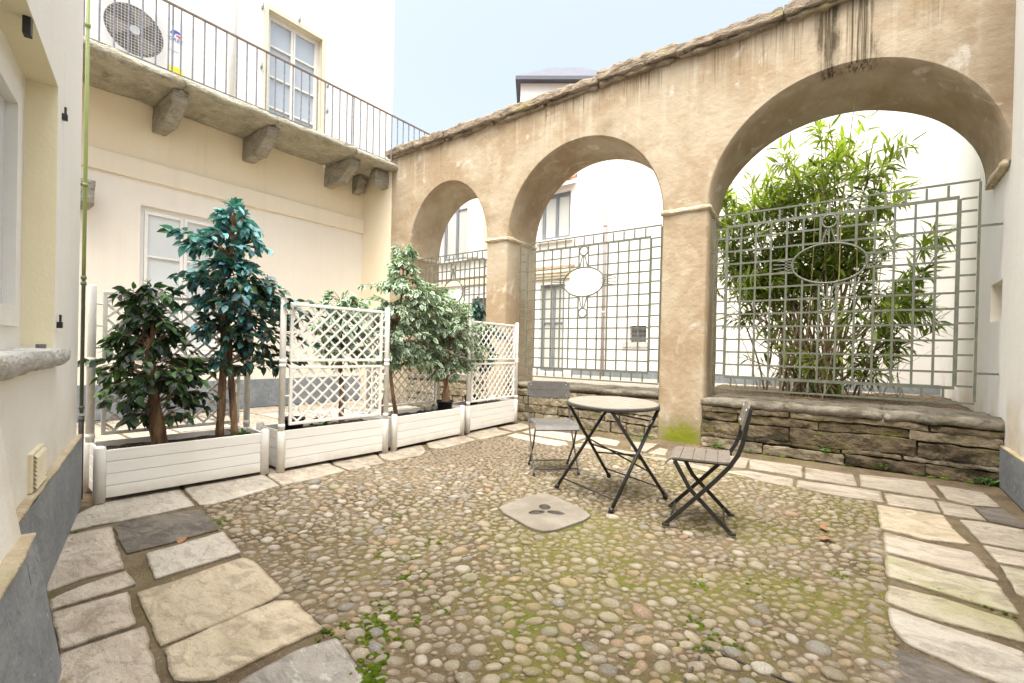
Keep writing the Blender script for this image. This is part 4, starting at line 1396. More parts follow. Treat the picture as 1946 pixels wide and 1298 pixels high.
# battered buttress nearer to the camera
bt = MB()
prof = [(.165, 0), (.13, .25), (.098, .485), (.066, .485), (.042, .65), (.02, .85), (.0, .995)]
for u_ in (1.08, 5.4):
    for o_, z_ in prof:
        bt.v.append(tuple(TL @ Vector((u_ + (.05 * (1.0 - z_) if u_ < 2 else 0) * -1, o_, z_))))
    bt.v.append(tuple(TL @ Vector((u_ - .02, -.01, 0))))
n = len(prof)
up = MB()
up.v = list(bt.v)
bt.f = [(i, n + 1 + i, n + 2 + i, i + 1) for i in range(2)] + [(0, 1, 2, n)]
up.f = [(i, n + 1 + i, n + 2 + i, i + 1) for i in range(2, n - 1)] + [(n, 2, 3, 4, 5, 6)]
bt.build('buttress_plinth', 'plinth', lh)
up.build('buttress', 'white_wall', lh)
m = rough_box(1.04, 5.4, .03, .104, .476, .498, .08, .004, 6, 4, .008, TL)
m.build('buttress_ledge', 'ledge', lh, smooth=True)
# stone window sill
m = rough_box(-.165, 1.5, -.11, .052, 1.0, 1.082, .035, .010, 9, 8, .006, TL, taper=lambda q: Vector((q.x, q.y if q.z > 1.02 else q.y - .02 * (1.02 - q.z) / .02 * (1 if q.y > 0 else 0), q.z)))
m.build('window_sill', 'sill', lh, smooth=True)
m = MB(); m.tube([TL @ Vector((.12, -.02, 1.07)), TL @ Vector((.12, -.02, 1.105))], .018, 10); m.build('sill_bolt', 'lead', lh)
for u_, o_, z_ in ((-.225, 0, 2.31), (-.165, 0, 1.21)):
    m = MB(); m.box(u_ - .014, u_ + .014, o_ - .01, o_ + .022, z_ - .022, z_ + .01, TL); m.box(u_ - .006, u_ + .006, o_ + .008, o_ + .018, z_ + .01, z_ + .048, TL)
    m.build('shutter_hinge', 'hook', lh, bevel=.003)
m = MB(); m.box(.52, .56, -.03, -.005, 2.33, 2.40, TL); m.build('shutter_hinge', 'hook', lh, bevel=.003)
# vent grille
m = MB(); m.box(.26, .52, -.005, .014, .50, .66, TL); v = m.build('air_vent', 'vent', lh, bevel=.003)
for i in range(8):
    m = MB()
    z_ = .512 + i * .0178
    m.add([TL @ Vector(p) for p in ((.28, .015, z_ + .013), (.50, .015, z_ + .013), (.50, .026, z_), (.28, .026, z_), (.28, .015, z_), (.50, .015, z_))], [(0, 1, 2, 3), (3, 2, 5, 4)])
    m.build('louvre', 'vent', v)
# rain pipe at the far corner
rp = empty('drainpipe', (-4.36, .815, 0))
tag(rp, "thin green rain pipe with dark lower end at the left wall corner", "pipe")
m = MB(); m.tube([(0, 0, .62), (0, 0, HL)], .011, 12); m.build('pipe', 'pipe', rp, smooth=True)
m = MB(); m.tube([(0, 0, .02), (0, 0, .60)], .015, 12); m.build('foot_pipe', 'hook', rp, smooth=True)
for z_ in (.58, .66, 1.52, 1.56, 2.2, 3.3):
    m = MB(); m.tube([(0, 0, z_ - .012), (0, 0, z_ + .012)], .016, 12); m.build('collar', 'pipe', rp, smooth=True)
m = MB(); m.bar((0, 0, 2.2), (-.05, -.12, 2.2), .012, .012); m.build('clip', 'hook', rp)

# ================================================================== right-hand house
XR = .985
rh = empty('right_house', (3, 3, 0))
tag(rh, "tall chalk white house wall with grey plinth and small niche on the right", "house")
RO = Matrix.Translation((-3, -3, 0))
TR = RO @ frame_of((XR, 0, 0), (0, -1, 0), (-1, 0, 0))
NI = (-6.85, -6.32, 1.52, 1.90)
HR = 5.7
wall_holes(-7.0, 7.5, 0, HR, [NI], .15, TR).build('wall', 'right_wall', rh)
reveal(NI, .15, TR).build('niche_reveal', 'pale_wall', rh)
m = MB(); m.box(NI[0], NI[1], -.16, -.15, NI[2], NI[3], TR); m.build('niche_back', 'pale_wall', rh)
m = MB(); m.box(-7.0, 7.5, -4, -.003, HR, HR + .25, TR); m.build('roof', 'tile', rh)
m = MB(); m.box(-7.0, -6.98, -4, -.002, 0, HR, TR); m.box(7.48, 7.5, -4, -.002, 0, HR, TR); m.build('end_wall', 'right_wall', rh)
m = MB(); m.box(-6.02, 1.2, -.01, .035, 0, .36, TR); m.build('plinth', 'plinth', rh, bevel=.008)
m = rough_box(-6.02, 1.2, -.015, .037, .352, .372, .1, .005, 6, 4, .008, TR); m.build('plinth_ledge', 'ledge', rh, smooth=True)
m = MB(); m.box(.99, 1.4, 7.005, 11.3, 0, 5.6)
gw = tag(m.build('garden_wall', 'right_wall', bevel=.01), "white garden wall running back behind the shrub in the right-hand arch", "wall")

# ================================================================== houses beyond the arches
YB2 = 11.0
def far_T(o=Matrix()):
    return frame_of((0, YB2, 0), (1, 0, 0), (0, -1, 0))
fh = empty('far_house', (-8, 12, 0))
tag(fh, "pale sunlit house with grey framed windows beyond the arches", "house")
FO = Matrix.Translation((8, -12, 0))
TF = FO @ far_T()
W1, D1 = (-7.45, -6.50, 4.18, 5.45), (-7.42, -6.62, .55, 2.95)
W2, W3 = (-11.35, -10.2, 3.95, 6.4), (-9.62, -8.9, 3.95, 6.0)
D2 = (-11.3, -10.3, .55, 2.55)
D3 = (-10.0, -9.3, .55, 2.7)
H2 = [W2, W3, D2, D3]
wall_holes(-13.5, -8.3, .4, 7.6, H2, .15, TF).build('tall_wall', 'far_wall', fh)
wall_holes(-8.3, -6.31, .4, 5.62, [W1, D1], .15, TF).build('low_wall_front', 'far_wall', fh)
wall_holes(-6.31, 1.0, .4, 7.6, [(-4.73, -4.31, 1.38, 1.78)], .15, TF).build('plain_wall', 'far_wall', fh)
for h in H2 + [W1, D1, (-4.73, -4.31, 1.38, 1.78)]:
    reveal(h, .15, TF).build('opening_reveal', 'far_wall', fh)
sash(fh, TF, W1, .15, 2, (), .05, 'frame_grey', 'pane_far')
sash(fh, TF, W2, .15, 2, (5.6,), .06, 'frame_grey', 'pane_far')
sash(fh, TF, W3, .15, 1, (5.0,), .05, 'frame_cream', 'pane_far')
sash(fh, TF, D1, .15, 2, (1.9,), .055, 'frame_grey', 'pane_far', name='glass_door')
sash(fh, TF, D2, .15, 2, (1.9,), .055, 'frame_grey', 'pane_dark', name='glass_door')
sash(fh, TF, D3, .15, 1, (1.9,), .055, 'frame_grey', 'pane_dark', name='glass_door')
bw = (-4.73, -4.31, 1.38, 1.78)
m = MB(); m.box(bw[0], bw[1], -.16, -.15, bw[2], bw[3], TF); bwin = m.build('barred_window', 'pane_dark', fh)
for i in range(1, 4):
    m = MB(); xx = bw[0] + (bw[1] - bw[0]) * i / 4; m.box(xx - .008, xx + .008, -.06, -.045, bw[2], bw[3], TF); m.build('window_bar', 'lead', bwin)
    m = MB(); zz = bw[2] + (bw[3] - bw[2]) * i / 4; m.box(bw[0], bw[1], -.044, -.03, zz - .008, zz + .008, TF); m.build('window_bar', 'lead', bwin)
m = MB(); m.box(bw[0] - .2, bw[1] + .08, 0, .03, bw[2] - .12, bw[2] - .003, TF); m.build('window_sill', 'sill', fh)
for h in (W1, W2, W3):
    m = MB(); m.box(h[0] - .1, h[1] + .1, 0, .09, h[2] - .09, h[2] - .003, TF); m.build('window_sill', 'far_wall', fh, bevel=.01)
m = MB(); m.box(-10.15, -9.70, 0, .12, 3.95, 6.1, TF); m.build('pilaster', 'far_wall', fh, bevel=.02)
m = MB(); m.box(-10.2, -9.65, 0, .17, 6.1, 6.28, TF); m.build('pilaster_capital', 'band', fh, bevel=.03)
for i, (z_, dd) in enumerate(((3.08, .06), (3.16, .10), (3.24, .14))):
    m = MB(); m.box(-7.6, -6.45, 0, dd, z_, z_ + .078, TF); m.build('door_cornice', 'band', fh, bevel=.01)
m = MB(); m.box(-13.5, -8.31, 0, .05, 3.12, 3.3, TF); m.build('string_course', 'band', fh, bevel=.01)
m = MB(); m.box(-13.5, -8.31, 0, .06, 3.32, 3.37, TF); m.build('tile_strip', 'tile', fh)
m = MB(); m.box(-8.3, -6.32, 0, .06, 3.4, 3.44, TF); m.build('tile_strip', 'tile', fh)
m = MB(); m.box(-6.31, 1.0, 0, .03, .4, .68, TF); m.build('plinth', 'plinth', fh)
m = MB(); m.tube([TF @ Vector((-5.43, .07, .5)), TF @ Vector((-5.43, .07, 7.55))], .045, 10); m.build('downpipe', 'downpipe', fh, smooth=True)
for z_ in (2.1, 4.3, 6.4):
    m = MB(); m.tube([TF @ Vector((-5.43, .07, z_)), TF @ Vector((-5.43, .07, z_ + .05))], .055, 10); m.build('pipe_collar', 'downpipe', fh, smooth=True)
# eaves of the low part: a row of pan tiles and a zinc gutter
for i in range(14):
    m = MB(); xx = -8.28 + i * .142
    m.tube([FO @ Vector((xx, 10.72, 5.66)), FO @ Vector((xx, 11.6, 6.1))], .066, 8)
    m.build('roof_tile', 'tile', fh, smooth=True)
m = MB(); m.add([FO @ Vector(p) for p in ((-8.3, 10.75, 5.63), (-6.31, 10.75, 5.63), (-6.31, 13, 6.75), (-8.3, 13, 6.75))], [(0, 1, 2, 3)]); m.build('low_roof', 'tile', fh)
m = MB(); m.box(-13.6, -8.25, 10.8, 14, 7.6, 7.72, FO); m.box(-6.35, 1.2, 10.8, 14, 7.6, 7.72, FO); m.build('flat_roof', 'roof_grey', fh)

# gabled roof showing over the coping
gh = empty('hipped_house', (-10.6, 17.35, 0), math.atan2(.57, .82))
tag(gh, "distant white house with blue grey hipped roof peeping over the coping", "house")
m = MB(); m.box(-1.9, 1.9, -1.3, 1.6, 0, 12.05); m.build('wall', 'far_wall', gh)
m = MB()
RZ, EZ = 13.22, 11.95
a, b, c, d = (-2.1, -1.6, EZ), (2.1, -1.6, EZ), (2.1, 1.9, EZ), (-2.1, 1.9, EZ)
r0, r1 = (-.62, 0, RZ), (.62, 0, RZ)
m.add([a, b, c, d, r0, r1, *[(p[0], p[1], EZ - .14) for p in (a, b, c, d)]], [(0, 1, 5, 4), (1, 2, 5), (2, 3, 4, 5), (3, 0, 4), (0, 6, 7, 1), (1, 7, 8, 2), (2, 8, 9, 3), (3, 9, 6, 0), (9, 8, 7, 6)])
m.build('roof', 'roof_grey', gh)
rt = empty('tiled_roof_house', (-22.5, 19, 0))
tag(rt, "low orange tiled roof far off behind the balcony railing", "house")
m = MB(); m.box(-3, 2.2, 0, 5, 0, 12.6); m.build('wall', 'far_wall', rt)
for i in range(20):
    m = MB(); xx = -2.9 + i * .27; m.tube([(xx, -.4, 12.6), (xx, 3, 14.0)], .13, 8); m.build('roof_tile', 'tile', rt, smooth=True)
m = MB(); m.add([(-3.2, -.45, 12.55), (2.5, -.45, 12.55), (2.5, 3, 13.95), (-3.2, 3, 13.95)], [(0, 1, 2, 3)]); m.build('roof', 'tile', rt)

# ================================================================== planters
def capped_post(mb, x, y, z0, z1, r, n=14):
    mb.tube([(x, y, z0), (x, y, z1 - r * .5), (x, y, z1 - r * .22), (x, y, z1 - r * .04), (x, y, z1)], [r, r, r * .88, r * .55, r * .12], n)
def planter(A, B, label, trellis, dz=0.0):
    A, B = Vector((*A, 0)), Vector((*B, 0))
    ln = (B - A).length
    ang = math.atan2(B.y - A.y, B.x - A.x)
    p = empty('planter', (A.x, A.y, .012 + dz), ang)
    tag(p, label, "planter", "white slatted planters in a row")
    D, H, pr = .42, .36, .034        # local x along the front, y towards the back
    nb = 4
    bh = (H - .025) / nb
    def boards(x0, x1, y0, y1, alongx):
        for i in range(nb):
            m = MB()
            z0 = .025 + bh * i
            m.box(x0, x1, y0, y1, z0, z0 + bh - .003)
            m.build('board', 'resin', p, bevel=.0035)
    boards(pr, ln - pr, -.006, .014, True)
    boards(pr, ln - pr, D - .014, D + .006, True)
    boards(-.006, .014, pr, D - pr, False)
    boards(ln - .014, ln + .006, pr, D - pr, False)
    m = MB(); m.box(.016, ln - .016, .016, D - .016, .05, .06); m.build('base_panel', 'resin', p)
    sm = rough_box(.016, ln - .016, .016, D - .016, .22, H - .045, .05, .016, 11, A.y * 3, .01)
    sm.build('soil', 'soil', p, smooth=True)
    for (x, y) in ((0, 0), (ln, 0), (0, D), (ln, D)):
        tall = (trellis == 'front' and y == 0) or (trellis == 'back' and y > 0)
        m = MB()
        capped_post(m, x, y, 0, H + (.0 if tall else .03), pr)
        c = m.build('corner_post', 'resin', p, smooth=True)
    if trellis:
        yt = 0.0 if trellis == 'front' else D
        tr = empty('trellis')
        bpy.data.objects.remove(tr)
        zt = 1.53
        root = None
        for x in (0, ln):
            m = MB()
            capped_post(m, x, yt, H - .02, zt, .026)
            for zc in (.40, .93, .97):
                m.tube([(x, yt, zc - .018), (x, yt, zc + .018)], .0295, 14)
            po = m.build('trellis_post', 'resin', p, smooth=True)
        for (z0, z1) in ((.40, .925), (.965, 1.49)):
            x0, x1 = .062, ln - .062
            fw = .026
            m = MB()
            m.box(x0, x1, yt - .014, yt + .014, z0, z0 + fw); m.box(x0, x1, yt - .014, yt + .014, z1 - fw, z1)
            m.box(x0, x0 + fw, yt - .0135, yt + .0135, z0 + fw, z1 - fw); m.box(x1 - fw, x1, yt - .0135, yt + .0135, z0 + fw, z1 - fw)
            fr = m.build('trellis_frame', 'resin', p, bevel=.004)
            ax, az, bx, bz = x0 + fw, z0 + fw, x1 - fw, z1 - fw
            step = .119
            slope = .96
            for sgn, yo in ((1, -.004), (-1, .004)):
                c = -2.0
                off = (ax if sgn > 0 else ax)
                kx = ax - (bz - az) / slope + step * .5 if sgn > 0 else ax + step * .5
                xs_ = kx
                while xs_ < bx + (bz - az) / slope + .01:
                    # line z = az + sgn*slope*(x - xs_)
                    pts = []
                    if sgn > 0:
                        xa, xb = xs_, xs_ + (bz - az) / slope
                        f = lambda q: az + slope * (q - xs_)
                    else:
                        xa, xb = xs_ - (bz - az) / slope, xs_
                        f = lambda q: az + slope * (xs_ - q)
                    xa, xb = max(xa, ax), min(xb, bx)
                    if xb - xa > .012:
                        s_ = MB()
                        s_.bar((xa, yt + yo, f(xa)), (xb, yt + yo, f(xb)), .017, .0075, up=(0, 1, 0))
                        s_.build('slat', 'resin', fr)
                    xs_ += step
            for zc in (z0 + .1, z1 - .1, (z0 + z1) / 2):
                for xa, xb in ((.02, x0 + .004), (x1 - .004, ln - .02)):
                    m = MB(); m.tube([(xa, yt, zc), (xb, yt, zc)], .007, 8); m.build('peg', 'resin', fr)
    return p
PL = [((-4.207, .885), (-4.131, 1.958), "white slatted planter nearest the left wall, with trellis behind two dark ficus", 'back'),
      ((-4.107, 2.086), (-4.07, 3.173), "white slatted planter with tall lattice trellis along its front, second from left", 'front'),
      ((-4.084, 3.301), (-4.172, 4.456), "white slatted planter holding two variegated ficus, lattice at its back", 'back'),
      ((-4.22, 4.618), (-4.318, 5.80), "white slatted planter with front trellis, farthest along beside the low wall", 'front')]
for a in PL:
    planter(*a)
# black nursery pots
def pot(x, y, z, r, h, label):
    m = MB()
    n = 20
    prof = [(r * .78, 0), (r * .97, h * .86), (r * 1.06, h * .87), (r * 1.06, h), (r * .95, h), (r * .93, h * .8), (0.001, h * .8)]
    for rr, zz in prof:
        for i in range(n):
            m.v.append((rr * math.cos(2 * math.pi * i / n), rr * math.sin(2 * math.pi * i / n), zz))
    for k_ in range(len(prof) - 1):
        for i in range(n):
            m.f.append((k_ * n + i, k_ * n + (i + 1) % n, (k_ + 1) * n + (i + 1) % n, (k_ + 1) * n + i))
    o = m.build('plant_pot', 'pot', smooth=True)
    o.location = (x, y, z)
    tag(o, label, "pot", "black pots sunk in the planters")
pot(-4.33, 4.30, .31, .105, .15, "black plastic pot under the shorter variegated ficus")
pot(-4.28, 2.27, .31, .11, .14, "black plastic pot behind the trellis, left end of its planter")
pot(-4.50, 4.99, .31, .10, .16, "black plastic pot in the farthest planter under the slim shrub")

# ================================================================== foliage
def leaf_verts(L, W, droop, fold):
    # base, two mids, tip; raised sides make the blade a shallow keel
    pts = [(0, 0, 0, 0.0), (.30 * L, .40 * W, fold, .9), (.30 * L, -.40 * W, fold, .9), (.33 * L, 0, -droop * .12, 0.0),
           (.62 * L, .36 * W, fold * .8 - droop * .35, .95), (.62 * L, -.36 * W, fold * .8 - droop * .35, .95), (.66 * L, 0, -droop * .45, 0.05), (L, 0, -droop, 1.0),
           (.12 * L, .18 * W, fold * .4, .8), (.12 * L, -.18 * W, fold * .4, .8)]
    fs = [(0, 3, 8), (0, 9, 3), (8, 3, 1), (9, 2, 3), (3, 6, 4, 1), (3, 2, 5, 6), (6, 7, 4), (6, 5, 7)]
    return [Vector(p[:3]) for p in pts], fs, [p[3] for p in pts]
def ole_verts(L, W, droop, fold):
    pts = [(0, 0, 0, 0), (.35 * L, .5 * W, fold, 1), (.35 * L, -.5 * W, fold, 1), (.4 * L, 0, -droop * .2, 0), (.7 * L, .36 * W, fold - droop * .5, 1), (.7 * L, -.36 * W, fold - droop * .5, 1), (L, 0, -droop, 1)]
    fs = [(0, 3, 1), (0, 2, 3), (1, 3, 4), (3, 2, 5), (3, 6, 4), (3, 5, 6)]
    return [Vector(p[:3]) for p in pts], fs, [p[3] for p in pts]
def orient(pos, d, roll, sc):
    d = d.normalized()
    up = Vector((0, 0, 1))
    if abs(d.dot(up)) > .98:
        up = Vector((1, 0, 0))
    y = up.cross(d).normalized()
    z = d.cross(y).normalized()
    q = Matrix.Rotation(roll, 3, d)
    y, z = q @ y, q @ z
    return Matrix(((d.x * sc, y.x * sc, z.x * sc, pos.x), (d.y * sc, y.y * sc, z.y * sc, pos.y), (d.z * sc, y.z * sc, z.z * sc, pos.z), (0, 0, 0, 1)))
def plant_leaves(leaves, shapes, colors, mat, crown_parent, loc, n_ind=300, name='leaf', rest_name='foliage', rnd=None):
    """leaves: (matrix, colour index). The ones nearest the camera become objects, the rest one mesh."""
    loc = Vector(loc)
    leaves.sort(key=lambda l: (l[0].translation - CAM).length)
    cache = {}
    rest = MB()
    inv = Matrix.Translation(-loc)
    for i, (T, ci, si) in enumerate(leaves):
        v, f, e = shapes[si]
        if i < n_ind:
            if (ci, si) not in cache:
                m = MB()
                m.add(v, f, [(*colors[ci], x) for x in e])
                cache[(ci, si)] = m.mesh(name, mat, True)
            leaves[i] = (T, ci, si, True)
        else:
            sf = rnd.uniform(.8, 1.2)
            rest.add([inv @ (T @ p) for p in v], f, [(*[c * sf for c in colors[ci]], x) for x in e])
    cr = rest.build(rest_name, mat, crown_parent, smooth=True, kind='stuff')
    for l in leaves[:n_ind]:
        inst(cache[(l[1], l[2])], name, cr, inv @ l[0])
    return cr

def ficus(base, label, trunks, crown, n_twigs, per, colors, pick, mat, seed, lsize=.075, top=None, shape=(.66, .018, .012), droop=.38):
    """crown: list of (centre, radii, weight); trunks: list of polylines with radii"""
    rr = random.Random(seed)
    base = Vector(base)
    t = empty('ficus_tree', base)
    tag(t, label, "ficus", "ficus trees in the planters")
    tk = MB()
    cent = []
    for pts, r0, r1 in trunks:
        P = [Vector(p) for p in pts]
        # resample with wriggle, braid like aerial roots
        path, rad = [], []
        N = 16
        for i in range(N + 1):
            s_ = i / N * (len(P) - 1)
            a = min(int(s_), len(P) - 2)
            q = P[a].lerp(P[a + 1], s_ - a)
            q = q + Vector((nz(q, 5, seed + r0 * 99), nz(q, 5, seed + 3), 0)) * .014
            path.append(q - base)
            rad.append((r0 + (r1 - r0) * i / N) * (1 + .18 * nz(q, 13, seed)))
            cent.append(q)
        tk.tube(path, rad, 9)
        for w_ in range(3):
            ph = w_ * 2.1 + seed
            tk.tube([path[i] + Vector((math.cos(ph + i * .55), math.sin(ph + i * .55), 0)) * rad[i] * .85 for i in range(N + 1)], [x * .34 for x in rad], 6)
    trunk = tk.build('trunk', 'bark', t, smooth=True)
    tw = MB()
    leaves = []
    tot = sum(c[2] for c in crown)
    shapes = [leaf_verts(1.0, shape[0], d_, f_) for d_, f_ in ((.12, .05), (.28, .09), (.02, .03), (.4, .06))]
    for i in range(n_twigs):
        x = rr.random() * tot
        for c, rd, w_ in crown:
            x -= w_
            if x <= 0:
                break
        d = Vector((rr.gauss(0, 1), rr.gauss(0, 1), rr.gauss(0, 1))).normalized()
        k_ = rr.uniform(.45, 1.0) ** .6 if rr.random() < .82 else rr.uniform(1.0, 1.32)
        end = Vector(c) + Vector((d.x * rd[0], d.y * rd[1], d.z * rd[2])) * k_
        # start on the nearest trunk point a little below
        st = min(cent, key=lambda q: (q - end).length + (0.6 * max(0, q.z - end.z + .02)))
        mid = st.lerp(end, .55) + Vector((0, 0, .04 + .05 * rr.random()))
        pts = [st, st.lerp(mid, .5) + Vector((0, 0, .01)), mid, mid.lerp(end, .6) + Vector((0, 0, .012)), end]
        tw.tube([p - base for p in pts], [.0055, .0042, .003, .0022, .0012], 4, False)
        L = sum((pts[j + 1] - pts[j]).length for j in range(4))
        for j in range(per):
            u = rr.uniform(.38, 1.0) * 4 if j else 4.0
            a = min(int(u), 3)
            p = pts[a].lerp(pts[a + 1], u - a)
            tan = (pts[a + 1] - pts[a]).normalized()
            side = Vector((rr.gauss(0, 1), rr.gauss(0, 1), rr.gauss(0, .35)))
            out = (end - Vector(c))
            dd = (tan * .6 + side.normalized() * .75 + Vector((0, 0, -droop * rr.uniform(.3, 1.2))) + (out.normalized() * .3 if out.length > 1e-4 else Vector()))
            sc = lsize * rr.uniform(.65, 1.2)
            p = p + dd.normalized() * .012
            leaves.append((orient(p, dd, rr.gauss(0, .5), sc), pick(p, rr), rr.randrange(4)))
    tw.build('branches', 'bark', trunk, smooth=True)
    plant_leaves(leaves, shapes, colors, mat, t, base, rnd=rr)
    return t

GREEN = [(.026, .052, .02), (.038, .08, .026), (.022, .042, .026), (.06, .13, .035), (.12, .24, .06), (.034, .05, .044)]
TEAL = GREEN + [(.045, .18, .17), (.08, .28, .29), (.14, .38, .43), (.045, .13, .15), (.11, .23, .31)]
def pick1(p, rr):
    x = rr.random()
    if p.y < 1.0 and x < .5:
        return rr.choice([3, 4, 3])
    return 4 if x < .07 else 3 if x < .2 else rr.choice([0, 1, 2, 5, 0])
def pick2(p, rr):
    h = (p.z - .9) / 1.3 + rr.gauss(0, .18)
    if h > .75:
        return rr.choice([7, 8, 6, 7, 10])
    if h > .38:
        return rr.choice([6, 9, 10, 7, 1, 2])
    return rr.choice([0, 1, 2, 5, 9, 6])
VAR = [(.08, .14, .08), (.11, .20, .11), (.06, .11, .07), (.14, .24, .16), (.09, .24, .18)]
def pickv(p, rr):
    return rr.randrange(len(VAR)) if rr.random() < .9 else 4
DTEAL = [(.02, .06, .05), (.03, .10, .085), (.045, .14, .11), (.02, .045, .035)]

X1 = -4.42
ficus((X1, 1.27, .30), "short bushy dark green ficus at the left end of the nearest planter",
      [([(X1, 1.27, .28), (X1 + .01, 1.25, .6), (X1, 1.22, .95), (X1 - .01, 1.21, 1.15)], .042, .016), ([(X1 + .03, 1.31, .28), (X1 + .02, 1.27, .6), (X1 + .01, 1.24, 1.0), (X1, 1.2, 1.4)], .032, .008)],
      [((X1, 1.20, 1.40), (.17, .17, .15), 1.5), ((X1, 1.20, 1.16), (.26, .24, .16), 2.4), ((X1 + .02, 1.2, .92), (.32, .36, .15), 3.4), ((X1 + .03, 1.24, .72), (.30, .35, .14), 2.8), ((X1 + .05, 1.26, .55), (.2, .2, .08), .8)],
      150, 11, GREEN, pick1, 'leaf', 3, .084)
X2 = -4.44
ficus((X2, 1.76, .30), "tall ficus with teal tinted crown and two bare stems in the nearest planter",
      [([(X2, 1.73, .28), (X2, 1.735, .8), (X2, 1.75, 1.4), (X2, 1.80, 2.15)], .034, .012), ([(X2 + .02, 1.83, .28), (X2 + .01, 1.81, .7), (X2, 1.78, 1.2), (X2, 1.76, 1.7)], .030, .012)],
      [((X2, 1.82, 2.16), (.15, .15, .13), 1.3), ((X2, 1.72, 1.95), (.24, .34, .13), 2.4), ((X2, 1.80, 1.68), (.30, .50, .17), 4.0), ((X2 + .02, 1.98, 1.46), (.32, .58, .17), 4.6), ((X2 + .02, 1.92, 1.2), (.30, .58, .16), 3.8), ((X2 + .02, 2.0, .98), (.24, .42, .1), 1.6)],
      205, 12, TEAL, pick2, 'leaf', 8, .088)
X3 = -4.36
ficus((X3, 2.84, .30), "sparse variegated ficus seen through the front lattice trellis",
      [([(X3, 2.84, .28), (X3 - .01, 2.83, .8), (X3, 2.80, 1.3), (X3, 2.82, 1.55)], .030, .010)],
      [((X3, 2.84, 1.52), (.17, .22, .13), 1.6), ((X3, 2.82, 1.28), (.26, .34, .16), 2.6), ((X3, 2.86, 1.02), (.22, .30, .14), 1.8)],
      120, 12, VAR, pickv, 'leaf_var', 14, .075)
X4 = -4.36
ficus((X4, 3.43, .30), "tall variegated ficus on two thin crossing stems, third planter",
      [([(X4, 3.36, .28), (X4 + .01, 3.38, .6), (X4, 3.42, 1.0), (X4, 3.52, 1.5)], .026, .011), ([(X4 + .01, 3.55, .28), (X4, 3.5, .6), (X4, 3.44, .95), (X4, 3.58, 1.6), (X4, 3.62, 2.15)], .024, .007)],
      [((X4, 3.62, 2.22), (.1, .13, .1), .7), ((X4, 3.58, 2.0), (.16, .19, .14), 1.1), ((X4, 3.72, 1.74), (.34, .58, .18), 4.0), ((X4, 3.84, 1.5), (.36, .78, .19), 5.2), ((X4, 3.70, 1.22), (.32, .58, .18), 4.0), ((X4, 3.66, .98), (.24, .42, .12), 1.7)],
      310, 12, VAR, pickv, 'leaf_var', 19, .076)
X5 = -4.33
ficus((X5, 4.30, .42), "shorter round variegated ficus in a black pot, third planter",
      [([(X5, 4.28, .40), (X5, 4.3, .6), (X5, 4.33, .9), (X5, 4.34, 1.2)], .040, .014), ([(X5, 4.34, .40), (X5, 4.33, .65), (X5, 4.30, 1.0)], .032, .012)],
      [((X5, 4.42, 1.64), (.2, .30, .16), 1.9), ((X5, 4.44, 1.36), (.34, .56, .19), 4.2), ((X5, 4.44, 1.08), (.34, .58, .19), 4.2), ((X5, 4.36, .84), (.26, .32, .1), 1.4)],
      250, 12, VAR, pickv, 'leaf_var', 27, .072)
X6 = -4.52
ficus((X6, 5.05, .42), "slim dark teal shrub behind the farthest trellis",
      [([(X6, 5.05, .40), (X6, 5.06, .9), (X6 + .01, 5.12, 1.4), (X6, 5.14, 1.75)], .020, .006), ([(X6, 5.32, .3), (X6, 5.36, .9), (X6, 5.42, 1.35)], .014, .006)],
      [((X6, 5.13, 1.68), (.1, .12, .12), 1.0), ((X6, 5.12, 1.35), (.16, .2, .2), 1.6), ((X6, 5.42, 1.3), (.16, .2, .2), 1.4), ((X6, 5.2, .98), (.2, .3, .18), 1.5)],
      85, 11, DTEAL, lambda p, rr: rr.randrange(4), 'leaf', 33, .075)

# little weeds and trailing ivy
def weed(loc, r, n, label, cols, seed, size=.05, cat="weed"):
    rr = random.Random(seed)
    o = empty('weed', loc)
    tag(o, label, cat, "weeds at the wall foot")
    sh = [leaf_verts(1, .6, .2, .06), leaf_verts(1, .5, .35, .1)]
    cache = {}
    for i in range(n):
        a = rr.uniform(0, 6.28)
        d = Vector((math.cos(a), math.sin(a), rr.uniform(.1, 1.1)))
        p = Vector((math.cos(a) * r * rr.random(), math.sin(a) * r * rr.random(), .005 + rr.random() * r * .7))
        ci, si = rr.randrange(len(cols)), rr.randrange(2)
        if (ci, si) not in cache:
            m = MB(); m.add(sh[si][0], sh[si][1], [(*cols[ci], x) for x in sh[si][2]]); cache[(ci, si)] = m.mesh('leaf', 'leaf', True)
        inst(cache[(ci, si)], 'leaf', o, orient(p, d, rr.gauss(0, .6), size * rr.uniform(.6, 1.2)))
    m = MB()
    for i in range(5):
        a = i * 1.3
        m.tube([(0, 0, -.005), (math.cos(a) * r * .5, math.sin(a) * r * .5, r * .5)], [.003, .0015], 4)
    m.build('stem', 'leaf_stem', o)
M['leaf_stem'] = simple("weed_stem", (.10, .16, .05), .6)
WG = [(.06, .16, .02), (.10, .23, .03), (.05, .11, .02)]
weed((.88, 5.98, 0), .07, 26, "bright green broad leaved weed in the corner by the right plinth", WG, 1, .07)
weed((-1.42, 6.0, .02), .07, 26, "green weed growing by the foot of the plastered pillar", WG, 2, .045)
weed((-1.1, 6.0, .0), .05, 16, "tiny weed at the bench wall foot next to the pillar", WG, 3, .035)
weed((-.35, 6.0, .12), .05, 18, "small weed in a joint low on the middle of the bench wall", WG, 4, .04)
weed((.15, 6.0, .02), .07, 22, "low weed at the foot of the bench wall, right of its middle", WG, 5, .045)
weed((-2.32, 5.85, .0), .07, 18, "thin green weed left of the pillar foot by the paving", WG, 6, .05)
weed((-4.85, .93, .0), .10, 22, "pale green weed behind the foot of the green rain pipe", [(.05, .13, .06), (.08, .19, .09)], 7, .08)
